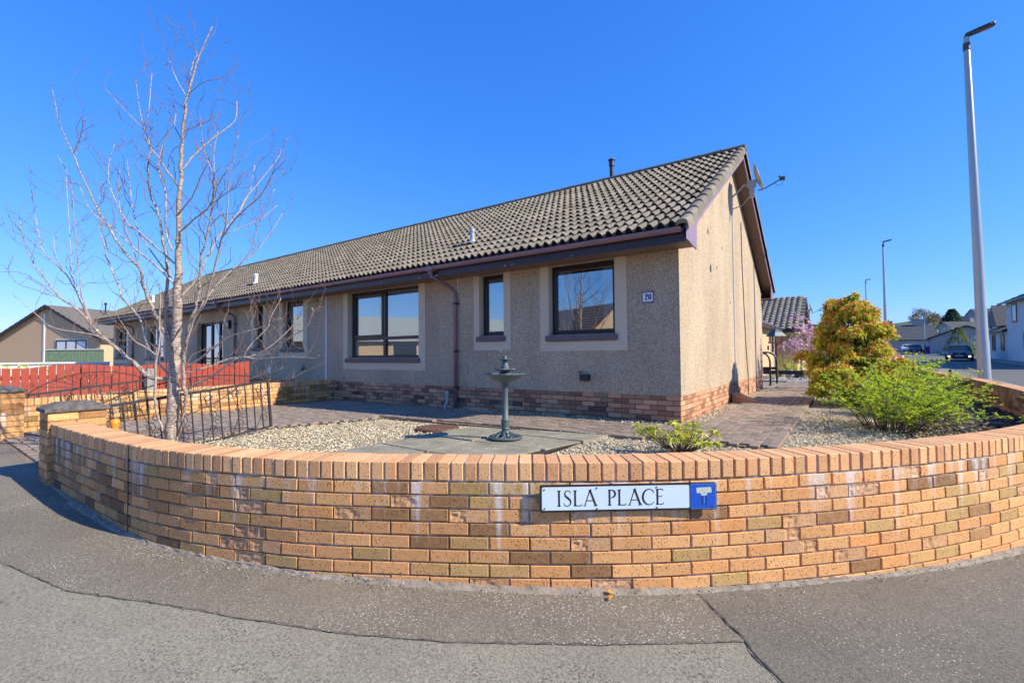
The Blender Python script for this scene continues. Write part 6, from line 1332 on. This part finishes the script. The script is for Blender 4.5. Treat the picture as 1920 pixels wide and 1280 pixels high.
for k, (x, lab) in enumerate(((.12, 'pale garden stone ornament beside the green stone'), (.50, 'teal garden stone ornament at the lawn edge'))):
    m = MB(); m.lathe([(.17, -.02), (.18, .08), (.12, .2), (.05, .28), (.001, .30)], n=12, wob=lambda a, i: .12 * math.sin(a * 3 + i)); tag(obj('garden_ornament', m, ['lead', 'verdigris'][k], smooth=True), lab, 'ornament').location = (x, 14.3, 0)
# yellow daffodils behind the fence
DF = thing('daffodils', 'yellow daffodils flowering behind the red fence', 'flowers', (-9.75, -5.0, -.1)); m = MB(); g = MB()
for i in range(130):
    x, y = rnd.uniform(-.35, .2), rnd.uniform(-.55, .9); h = rnd.uniform(.45, .85) if abs(y + .1) > .3 else rnd.uniform(.5, .98); g.tube([(x, y, 0), (x, y, h)], .004, 3)
    for _ in range(7): add_leaf(m, Vector((x, y, h)), rv(), Vector((0, 0, 1)), .05, .014, vary((.80, .62, .06), .15))
    for _ in range(2): add_leaf(g, Vector((x, y, 0)), Vector((rnd.gauss(0, .2), rnd.gauss(0, .2), 1)), Vector((1, 0, 0)), .4, .008, vary((.10, .2, .03)))
obj('flowers', m, 'petal', DF, kind='stuff'); obj('flower_stems', g, 'leaf', DF, kind='stuff')

# ------------------------------------------------------------------ street lamps
def lamp(label, x, y, z, H_=8.5, rz=0.):
    T = thing('street_lamp', label, 'street lamp', (x, y, z), rz, 'street lamps along the road')
    m = MB(); m.lathe([(.115, -.2), (.115, 0), (.108, 1.6), (.102, 1.62), (.09, 3.5), (.055, H_ - .15), (.05, H_ - .12), (.05, H_)], n=24); obj('pole', m, 'polepaint', T, smooth=True)
    m = MB(); m.lathe([(.060, H_ - .30), (.066, H_ - .30), (.066, H_ - .14), (.06, H_ - .14)], n=16); obj('collar', m, 'lamphead', T)
    m = MB(); m.tube([(0, 0, H_ - .1), (0, 0, H_ + .02), (.10, 0, H_ + .05)], .045, 10); obj('spigot', m, 'lamphead', T)
    hd = MB(); pr = [(-.02, .03), (.0, .07), (.2, .095), (.38, .10), (.46, .075), (.48, .03)]; vs = []
    for x_, w_ in pr:
        z_ = H_ + .0 + x_ * .16; vs += [(x_, -w_, z_ + .02), (x_, w_, z_ + .02), (x_, w_ * .8, z_ + .085), (x_, -w_ * .8, z_ + .085)]
    hd.add(vs, [(4 * i + k, 4 * i + (k + 1) % 4, 4 * i + 4 + (k + 1) % 4, 4 * i + 4 + k) for i in range(5) for k in range(4)] + [(0, 3, 2, 1), (20, 21, 22, 23)]); h = obj('lamp_head', hd, 'lamphead', T, bevel=.008)
    m = MB(); m.add([(.22, -.07, H_ + .050), (.42, -.07, H_ + .082), (.42, .07, H_ + .082), (.22, .07, H_ + .050)], [(0, 3, 2, 1)]); l = obj('lens', m, 'soffit', h); l.location = (0, 0, -.003)
    m = MB(); m.box((-.018, -.122, .62), (.018, -.116, .66)); obj('door_lock', m, 'black', T)
    return T
lamp('tall grey street lamp right behind the roadside end of the garden wall', 4.42, 7.80, -.42, 8.5)
L2 = dup(bpy.data.objects['street_lamp'], (4.03, 33.9, -.12), 0, 'second grey street lamp rising above the conical shrub'); bpy.data.objects['street_lamp'].rotation_euler = (R(.65), R(-.9), 0); L3 = dup(bpy.data.objects['street_lamp'], (3.62, 56.8, .12), 0, 'third and most distant tall street lamp above the pink blossom')
dup(bpy.data.objects['street_lamp'], (-45, -30.6, -.2), R(200), 'street lamp across the street seen only reflected in the wide window')
# ------------------------------------------------------------------ houses
def house(label, loc, rz, w_, d_, ez, rzg, wall, roof, wins=(), cat='house', over=.3, name='house', axis='x', chim=(), sur='offwhite', pane='carglass'):
    """ridge along local x; front wall at local y=-d/2; gables at x=+-w/2. wins: (face, a, z0, wd, h)"""
    T = thing(name, label, cat, loc, rz); m = MB(); m.box((-w_ / 2, -d_ / 2, -1.2), (w_ / 2, d_ / 2, ez))
    for s in (-1, 1): m.add([(s * w_ / 2, -d_ / 2, ez), (s * w_ / 2, d_ / 2, ez), (s * w_ / 2, 0, rzg - .12)], [(0, 1, 2) if s > 0 else (2, 1, 0)])
    obj('wall', m, wall, T); sl = (rzg - ez) / (d_ / 2); R_ = None
    for s in (-1, 1):
        m = MB(); y1 = s * (d_ / 2 + over); z1 = ez - sl * over; n = max(4, int(d_ / 2 / .36)); vs = []; fs = []
        for k in range(n + 1):
            t = k / n; y = y1 * (1 - t); z = z1 + (rzg - z1) * t
            for xx in (-w_ / 2 - over * .8, w_ / 2 + over * .8): vs += [(xx, y, z - .02), (xx, y, z + .035)]
        for k in range(n):
            a = 4 * k; fs.append((a, a + 2, a + 3, a + 1)); fs.append((a + 1, a + 3, a + 6, a + 4))
        m.add(vs, fs); m.add([(-w_ / 2 - over * .8, y1, z1 - .02), (w_ / 2 + over * .8, y1, z1 - .02), (w_ / 2 + over * .8, 0, rzg - .03), (-w_ / 2 - over * .8, 0, rzg - .03)], [(0, 1, 2, 3)])
        o = obj('roof', m, roof, T); R_ = R_ or o
        m = MB(); m.box((-w_ / 2 - over * .8, y1 - .03 if s < 0 else y1 - .05, z1 - .14), (w_ / 2 + over * .8, y1 + .05 if s < 0 else y1 + .03, z1 - .0)); obj('gutter', m, 'fascia', T)
    for s in (-1, 1):
        m = MB(); xx = s * (w_ / 2 + over * .8 + .012); z1 = ez - sl * over
        for q in (-1, 1): m.add([(xx, q * (d_ / 2 + over), z1 - .2), (xx, 0, rzg - .2), (xx, 0, rzg), (xx, q * (d_ / 2 + over), z1)], [(0, 1, 2, 3)])
        obj('bargeboard', m, 'fascia', T)
    for cx, cw, chh in chim:
        m = MB(); m.box((cx - cw / 2, -.35, rzg - .7), (cx + cw / 2, .35, rzg + chh)); m.box((cx - cw / 2 - .06, -.41, rzg + chh), (cx + cw / 2 + .06, .41, rzg + chh + .1)); c = obj('chimney', m, 'grey_render', R_)
        for k in range(max(1, int(cw / .4))): m = MB(); m.lathe([(.10, 0), (.09, .35)], (cx - cw / 2 + .2 + k * .4, 0, rzg + chh + .1), 8); obj('chimney_pot', m, 'terracotta', c)
    for (f, a, z0, ww, hh, *ex) in wins:
        Mx = {'f': TR(a, -d_ / 2, 0, 0), 'b': TR(-a, d_ / 2, 0, R(180)), 'r': TR(w_ / 2, a, 0, R(90)), 'l': TR(-w_ / 2, -a, 0, R(-90))}[f]
        m = MB(); m.box((-ww / 2 - .12, -.03, z0 - .12), (ww / 2 + .12, .02, z0 + hh + .12), Mx); s_ = obj('window', m, sur, T)
        m = MB(); m.box((-ww / 2, -.036, z0), (ww / 2, -.03, z0 + hh), Mx); obj('pane', m, pane, s_)
        m = MB(); nn = max(1, round(ww / .8))
        for k in range(nn + 1): x = -ww / 2 + ww * k / nn; m.box((x - .035, -.055, z0), (x + .035, -.036, z0 + hh), Mx)
        m.box((-ww / 2, -.055, z0 - .03), (ww / 2, -.036, z0 + .04), Mx); m.box((-ww / 2, -.055, z0 + hh - .04), (ww / 2, -.036, z0 + hh + .03), Mx); obj('frame', m, 'upvc', s_)
    return T
# bungalow on the far left: gable (local +x) faces us
gang = math.atan2(-.46, .886) + 0; ax = Vector((.46, -.886)); ga = math.atan2(ax.y, ax.x)
gx, gy = -42.4, .64; W_ = 13.
LB = house('tan gabled bungalow beyond the red fence at the left', (gx - ax.x * (W_ / 2 + .25), gy - ax.y * (W_ / 2 + .25), 0), ga, W_, 8.2, 2.45, 4.62, 'harl_far', 'tilefar', [('r', 1.85, .9, 2.35, 1.25)], cat='bungalow', name='bungalow', over=.35, sur='offwhite', pane='curtain')
m = MB(); m.box((W_ / 2, -.42, -.5), (W_ / 2 + .04, -.30, 4.05)); obj('downpipe', m, 'white', LB)
m = MB(); m.lathe([(.05, 4.2), (.05, 4.9), (.09, 4.9), (.09, 5.05)], (3.5, 1.0, 0), 8); obj('flue_pipe', m, 'black', LB)
wl = thing('rendered_wall', 'low pale rendered wall with white coping in front of the tan bungalow', 'wall', (-31.5, -4.5, 0), R(58)); m = MB(); m.box((-9, -.1, -.7), (6, .1, .70)); obj('wall_core', m, 'offwhite', wl); m = MB(); m.box((-9, -.16, .70), (6, .16, .78)); obj('coping', m, 'white', wl)
gf = thing('board_fence', 'weathered green vertical board fence under the bungalow window', 'fence', (-36.6, -.3, 0), R(37))
for k in range(20): m = MB(); m.box((k * .17, -.015, .3), (k * .17 + .145, .015, 1.44)); obj('board', m, 'greenfence', gf)
m = MB(); m.box((0, -.05, 1.44), (3.4, .05, 1.50)); obj('top_rail', m, 'offwhite', gf)
house('distant grey-roofed house at the far left edge', (-110, -8, 0), R(60), 14, 8, 5.0, 8.2, 'grey_render', 'slate', [])
# bungalow behind the back garden and its wing
house('dark-tiled house across the back garden behind the bird table', (-6.9, 26.2, 0), 0, 13.2, 7.4, 2.35, 4.25, 'harl_far', 'tilefar', [('f', 4.6, .9, 1.4, 1.1)], cat='bungalow', name='bungalow', over=.35)
wg = house('sunlit wing of the house behind the gable with dark guttering', (-3.4, 17.0, 0), R(90), 7.4, 4.6, 2.32, 3.5, 'harl_far', 'tilefar', [('f', 2.2, 1.0, .5, 1.0), ('f', 3.2, .1, .25, 1.9)], cat='house wing', name='house_wing', over=.3)
HB = [o for o in bpy.data.objects if o.get('label', '').startswith('dark-tiled house')][0]
th2 = math.atan((4.25 - 2.35) / 3.7); tb = MB(); Ln = math.hypot(3.7 + .4, (4.25 - 2.35) / 3.7 * 4.1)
Bh = Matrix(((1, 0, 0, 0), (0, math.cos(th2), -math.sin(th2), -4.1), (0, math.sin(th2), math.cos(th2), 2.35 - .4 * (4.25 - 2.35) / 3.7 + .04), (0, 0, 0, 1)))
for r_ in range(int(Ln / .33) + 1):
    for c_ in range(45): tb.mesh(*tile_geo(rolls=1, W_=.30, L=.37), Bh @ Matrix.Translation((-6.78 + c_ * .30, r_ * .33, 0)), (rnd.random(), 0, 0))
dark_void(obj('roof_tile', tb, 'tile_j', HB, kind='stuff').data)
d2 = dup(SDsh, (-.1, 26.0, 3.35), None, 'small satellite dish on the gable of the house across the back garden')
# two storey house and annex across the road
TS = house('white two-storey house across the road with a glass balcony', (17.1, 42.5, base(9, 40) + .25), R(-90), 15.0, 8.4, 4.95, 7.0, 'white_render', 'slate',
           [('f', 6.2, 3.35, .6, 1.45), ('f', 4.4, 3.0, 1.0, 1.8), ('f', 1.8, 3.35, .8, 1.3), ('f', 6.2, .65, .6, 1.35), ('f', 4.3, .75, 1.2, 1.3), ('f', 1.6, .75, 1.2, 1.3), ('f', -2, .75, 1.2, 1.3), ('f', -5, 3.1, 1.2, 1.3)], sur='pink', over=.45)
m = MB(); m.box((3.7, -4.75, 2.95), (5.1, -4.70, 3.9)); m.box((3.7, -4.7, 2.9), (5.1, -4.2, 2.95)); obj('balcony', m, 'lead', TS)
m = MB(); m.box((7.30, -4.30, -.5), (7.42, -4.2, 4.9)); obj('downpipe', m, 'fascia', TS)
AX = house('single-storey white annex beside the two-storey house', (16.8, 54.2, base(9, 50) + .2), R(-90), 8.2, 7.8, 2.55, 4.3, 'white_render', 'tilefar', [('f', 2.9, .75, 1.0, 1.3), ('f', -.2, .75, 1.0, 1.3), ('f', -3, .75, 1.0, 1.3)], cat='annex', name='annex', sur='pink')
dm = MB(); dm.add([(12.9, 52.5, 2.9), (12.9, 49.2, 2.9), (12.9, 50.9, 4.9), (16.5, 50.9, 4.9), (16.5, 52.6, 3.1), (16.5, 49.1, 3.1)], [(0, 1, 2), (1, 5, 3, 2), (0, 2, 3, 4)]); 
dm.v = [(a - 16.8, b - 50.0, c) for a, b, c in dm.v]; dmr = MB(); dmr.mesh(dm.v, dm.f, Matrix.Rotation(R(90), 4, 'Z')); obj('dormer', dmr, 'tilefar', AX)
# houses further up the road
B_ = lambda y: base(9, y)
house('grey gabled garage bungalow behind the moving car', (16.2, 92, B_(92)), R(86), 11, 7.6, 2.5, 4.1, 'grey_render', 'slate', [('l', 2.7, .4, .9, 1.8)], over=.35, name='garage', cat='garage')
house('dark slate-roofed cottage with a broad chimney at the far end of the road', (10.0, 122, B_(120)), R(10), 12, 8, 2.6, 5.6, 'grey_render', 'slate', [], chim=((4.2, 2.2, 1.0), (-1, 1.2, .8)), name='cottage', cat='cottage')
house('low slate-roofed cottage at the road end with white gable', (4.5, 128, B_(120)), R(-8), 9, 7, 2.5, 5.0, 'offwhite', 'slate', [], chim=((3.2, 1.2, 1.2), (-3.2, 1.0, .9)), name='cottage', cat='cottage')
house('brown-roofed cottage left of the road end', (-4.5, 120, B_(120)), R(5), 9, 7, 2.5, 5.0, 'grey_render', 'tilefar', [], chim=((0, 1.2, 1.2),), name='cottage', cat='cottage')
hill = MB(); n = 22; vs = []
for j in range(n + 1):
    for i in range(n + 1):
        x = -140 + 420 * i / n; y = 150 + 260 * j / n; vs.append((x, y, tz(x, y) - .5 + 12 * math.exp(-((x - 48) / 55) ** 2 - ((y - 290) / 70) ** 2) + 3.5 * math.exp(-((x + 60) / 60) ** 2 - ((y - 300) / 70) ** 2)))
hill.add(vs, [(j * (n + 1) + i, j * (n + 1) + i + 1, (j + 1) * (n + 1) + i + 1, (j + 1) * (n + 1) + i) for j in range(n) for i in range(n)]); obj('hill', hill, 'verge', kind='structure')
def hz(x, y): return tz(x, y) - .5 + 12 * math.exp(-((x - 48) / 55) ** 2 - ((y - 290) / 70) ** 2)
for x, y, w_, rz, lab, wl_ in ((46, 235, 15, 20, 'wide pale house on the hill behind the near lamp post', 'grey_render'), (38, 215, 10, -20, 'small house on the hill left of the wide pale one', 'offwhite'), (30, 190, 10, 30, 'slate-roofed house at the foot of the hill', 'grey_render'), (60, 225, 12, 0, 'house on the hill at the right of the near lamp post', 'offwhite')):
    house(lab, (x, y, hz(x, y) + .5), R(rz), w_, 9, 3.2, 6.2, wl_, 'slate', [('f', -2, 1, 2, 1.2), ('f', 3, 1, 2, 1.2)], chim=((3, 1.2, 1),))
# ------------------------------------------------------------------ far trees and bushes
def bare_tree(label, x, y, z, H_, name='tree', seed=1, leafy=None, rad=.38):
    r = random.Random(seed); T = thing(name, label, 'tree', (x, y, z)); m = MB(); tips = []
    def br(p, d, l, rad_, dep):
        k = 3; pts = [p]; q = p
        for _ in range(k): d = (d + Vector((r.gauss(0, .14), r.gauss(0, .14), r.gauss(.03, .08)))).normalized(); q = q + d * l / k; pts.append(q)
        m.tube(pts, [rad_ * (1 - .4 * i / k) for i in range(k + 1)], 5 if dep < 2 else 3, caps=False)
        if dep >= 5: tips.append(q); return
        for _ in range(3 if dep else 5): v = Vector((r.gauss(0, 1), r.gauss(0, 1), r.gauss(.2, .5))).normalized(); br(pts[r.choice((2, 3)) if dep else 3], (d * .8 + v * .8).normalized(), l * r.uniform(.62, .82), rad_ * .55, dep + 1)
    br(Vector((0, 0, -.3)), Vector((0, 0, 1)), H_ * .30, H_ * .022, 0); obj('branches', m, 'twig', T, kind='stuff')
    if leafy:
        lv = MB()
        for t in tips:
            for _ in range(5): add_leaf(lv, t + rv() * H_ * .03, rv(), Vector((0, 0, 1)), H_ * .03, H_ * .012, vary(r.choice(leafy)))
        obj('leaves', lv, 'leaf', T, kind='stuff')
    return T
bare_tree('large rounded brownish tree on the skyline above the road end', 22.8, 204, hz(22, 204) + .5, 13.5, seed=4, leafy=[(.10, .09, .03), (.14, .12, .05)])
bare_tree('thin bare tree on the skyline right of the rounded tree', 29, 215, hz(29, 215) + .5, 9, seed=9)
def conifer(label, x, y, z, H_, r0, cols, n=900, name='conifer_tree', L=.5):
    T = thing(name, label, 'tree', (x, y, z)); m = MB(); m.tube([(0, 0, -.3), (0, 0, H_ * .9)], [H_ * .03, H_ * .006], 6); obj('trunk', m, 'stem', T); lv = MB()
    for _ in range(n): t = rnd.random() ** 1.3; a = rnd.random() * 6.3; r = r0 * (1 - t) ** .8 * rnd.uniform(.55, 1.05) * (1 + .2 * math.sin(a * 3 + t * 9)); add_leaf(lv, Vector((r * math.cos(a), r * math.sin(a), H_ * (.04 + .96 * t))), Vector((math.cos(a), math.sin(a), rnd.uniform(-.3, .5))), Vector((0, 0, 1)), L, L * .35, vary(rnd.choice(cols), .3))
    obj('crown', lv, 'leaf', T, kind='stuff'); return T
conifer('dark blue-green conifer on the skyline', 31, 212, hz(31, 212), 9.5, 4.4, [(.03, .07, .04), (.05, .09, .05)], 1500, L=1.1)
conifer('dark yellow-green conifer in front of the garage', 13.5, 76, B_(76), 3.6, 1.7, [(.08, .10, .02), (.12, .14, .03)], 900, L=.3)
mound('variegated_shrub', 'pale variegated rounded shrub right of the dark conifer', (16.0, 75, B_(75)), 1.9, 2.5, [(.28, .36, .12), (.50, .52, .32), (.14, .2, .05)], 1700, .28)
mound('dark_shrub', 'dark green shrub beside the near lamp post', (20.0, 74, B_(75)), 2.0, 2.7, [(.08, .12, .03), (.2, .14, .08)], 1500, .28)
mound('hedge', 'low green bushes behind the road end cottages', (16, 130, B_(130)), 7, 5, [(.08, .12, .04), (.12, .16, .05)], 2200, .6)
gw = thing('stone_wall', 'low dark stone garden wall behind the moving car', 'wall', (12.2, 62, B_(62)), R(88)); m = MB(); m.box((0, -.15, -.5), (26, .15, .75)); obj('wall_core', m, 'grey_render', gw)
# ------------------------------------------------------------------ cars
def car(label, loc, rz, paint, lit=False, name='car', group=None):
    T = thing(name, label, 'car', loc, rz, group)
    # stations along y (front at -y): y, half width, sill z, belt z
    st_ = [(-2.08, .52, .36, .52), (-2.02, .74, .24, .66), (-1.80, .84, .20, .76), (-1.2, .88, .20, .90), (-.75, .89, .20, .96), (.2, .89, .20, .98), (1.2, .88, .20, 1.0), (1.85, .85, .24, .98), (2.06, .74, .34, .90)]
    m = MB(); vs = []
    for y, hw, z0, z1 in st_: vs += [(-hw * .92, y, z0), (hw * .92, y, z0), (hw, y, (z0 + z1) / 2), (hw * .93, y, z1 - .02), (hw * .72, y, z1 + .03), (-hw * .72, y, z1 + .03), (-hw * .93, y, z1 - .02), (-hw, y, (z0 + z1) / 2)]
    ns = len(st_); m.add(vs, [(8 * i + k, 8 * i + 8 + k, 8 * i + 8 + (k + 1) % 8, 8 * i + (k + 1) % 8) for i in range(ns - 1) for k in range(8)] + [tuple(range(8)), tuple(range(8 * ns - 1, 8 * ns - 9, -1))]); body = obj('body', m, paint, T, smooth=True)
    m = MB(); cs = [(-.92, .70, .97, .97), (-.35, .66, .97, 1.36), (.1, .62, .97, 1.45), (.9, .62, .97, 1.43), (1.55, .66, .97, 1.22), (1.85, .68, .97, 1.02)]; vs = []
    for y, hw, z0, z1 in cs: vs += [(-hw * 1.16, y, z0), (hw * 1.16, y, z0), (hw * (1.16 - .2 * (z1 - .97) / .48), y, z1 - .03), (hw * .75, y, z1), (-hw * .75, y, z1), (-hw * (1.16 - .2 * (z1 - .97) / .48), y, z1 - .03)]
    m.add(vs, [(6 * i + k, 6 * i + 6 + k, 6 * i + 6 + (k + 1) % 6, 6 * i + (k + 1) % 6) for i in range(5) for k in range(6)]); obj('cabin_glass', m, 'carglass', T)
    m = MB(); vs = [(-.50, -.33, 1.385), (.50, -.33, 1.385), (.56, .1, 1.462), (.56, .95, 1.445), (-.56, .95, 1.445), (-.56, .1, 1.462)]; m.add(vs + [(a, b, c + .02) for a, b, c in vs], [(0, 1, 2, 5), (5, 2, 3, 4), (6, 11, 8, 7), (11, 10, 9, 8), (0, 6, 7, 1), (4, 3, 9, 10)]); obj('roof', m, paint, T)
    m = MB()
    for s in (-1, 1): m.tube([(s * .79, -.95, .96), (s * .55, -.33, 1.39), (s * .58, .95, 1.45), (s * .76, 1.8, 1.0)], .035, 5)
    obj('pillars', m, paint, T)
    for y in (-1.32, 1.30):
        for s in (-1, 1):
            m = MB(); t_ = MB(); t_.lathe([(.15, -.09), (.30, -.10), (.32, -.06), (.32, .06), (.30, .10), (.15, .09)], n=18); m.mesh(t_.v, t_.f, Matrix.Translation((s * .82, y, .32)) @ Matrix.Rotation(R(90), 4, 'Y')); w_ = obj('wheel', m, 'tyre', T)
            m = MB(); t_ = MB(); t_.lathe([(.001, .02 * s), (.2, .03 * s)], n=10); m.mesh(t_.v, t_.f, Matrix.Translation((s * .90, y, .32)) @ Matrix.Rotation(R(90), 4, 'Y')); obj('hub', m, 'lead', w_)
    for s in (-1, 1):
        m = MB(); m.add([(s * .42, -2.075, .60), (s * .76, -1.96, .62), (s * .80, -1.86, .74), (s * .46, -2.02, .69)], [(0, 1, 2, 3) if s > 0 else (3, 2, 1, 0)]); m.v = [(a, b - .03, c) for a, b, c in m.v]; obj('headlight', m, 'lead', T)
        m = MB(); m.box((s * .66 - .07, -2.10, .36), (s * .66 + .07, -1.98, .48)); obj('fog_lamp', m, 'carlamp' if lit else 'lead', T)
        m = MB(); m.box((s * .98 - .09, -.80, .98), (s * .98 + .06, -.70, 1.10)); obj('wing_mirror', m, paint, T, bevel=.02)
    m = MB(); m.box((-.42, -2.10, .50), (.42, -2.06, .60)); m.box((-.5, -2.10, .27), (.5, -2.04, .40)); obj('grille', m, 'tyre', T)
    m = MB(); m.box((-.26, -2.118, .41), (.26, -2.10, .52)); np_ = obj('number_plate', m, 'white', T); m = MB()
    for k in range(7): m.box((-.22 + k * .065, -2.1205, .435), (-.22 + k * .065 + .04, -2.118, .50)) if k != 4 else None
    obj('plate_characters', m, 'black', np_); m = MB(); m.lathe([(.001, 0), (.05, 0), (.05, .01)], n=10); t_ = MB(); t_.mesh(m.v, m.f, Matrix.Translation((0, -2.07, .66)) @ Matrix.Rotation(R(90), 4, 'X')); obj('badge', t_, 'lead', T)
    return T
car('dark blue car with lit lamps driving towards us on the road', (10.1, 51.4, base(9, 51) - .03), R(-8), 'carpaint', True)
for k, (x, y, pn, lab) in enumerate(((10.5, 96, 'redcar', 'dark parked car nearest the purple bin'), (10.6, 103, 'silvercar', 'silver car parked behind the dark one'), (10.6, 111, 'white', 'white car parked furthest up the road'))):
    car(lab, (x + .6, y, base(9, y)), R(-12), pn, group='cars parked at the far end of the road')
pb = thing('wheelie_bin', 'purple wheelie bin beside the parked cars', 'bin', (12.2, 92.5, base(9, 92) + .05)); m = MB(); m.add([(-.24, -.3, 0), (.24, -.3, 0), (.24, .3, 0), (-.24, .3, 0), (-.3, -.36, 1.0), (.3, -.36, 1.0), (.3, .36, 1.0), (-.3, .36, 1.0)], [(0, 3, 2, 1), (4, 5, 6, 7), (0, 1, 5, 4), (1, 2, 6, 5), (2, 3, 7, 6), (3, 0, 4, 7)]); obj('bin_body', m, 'purple', pb); m = MB(); m.box((-.32, -.4, 1.0), (.32, .38, 1.07)); obj('lid', m, 'purple', pb, bevel=.02)
tl = thing('telegraph_pole', 'slim pale post standing in front of the dark cottage roofs', 'post', (12.2, 96, B_(96))); m = MB(); m.tube([(0, 0, -.3), (0, 0, 5.0)], [.09, .07], 8); obj('pole', m, 'lead', tl)
# ------------------------------------------------------------------ across the street, behind the camera (seen mirrored in the windows)
house('bungalow across the street mirrored in the wide windows', (-35, -25, -.1), R(-55), 21, 8.5, 2.5, 4.9, 'harl_far', 'palerooftile', [('b', -6, .9, 2, 1.1), ('b', 0, .9, 2, 1.1), ('b', 6, .9, 1.2, 1.1), ('f', 0, .9, 2, 1.1)], cat='bungalow', name='bungalow')
house('red-roofed house across the street mirrored in the square window', (-24, -42, -.1), R(25), 14, 9, 2.6, 6.4, 'harl_far', 'tilefar', [('b', -3, .9, 2, 1.1), ('b', 3, .9, 2, 1.1)])
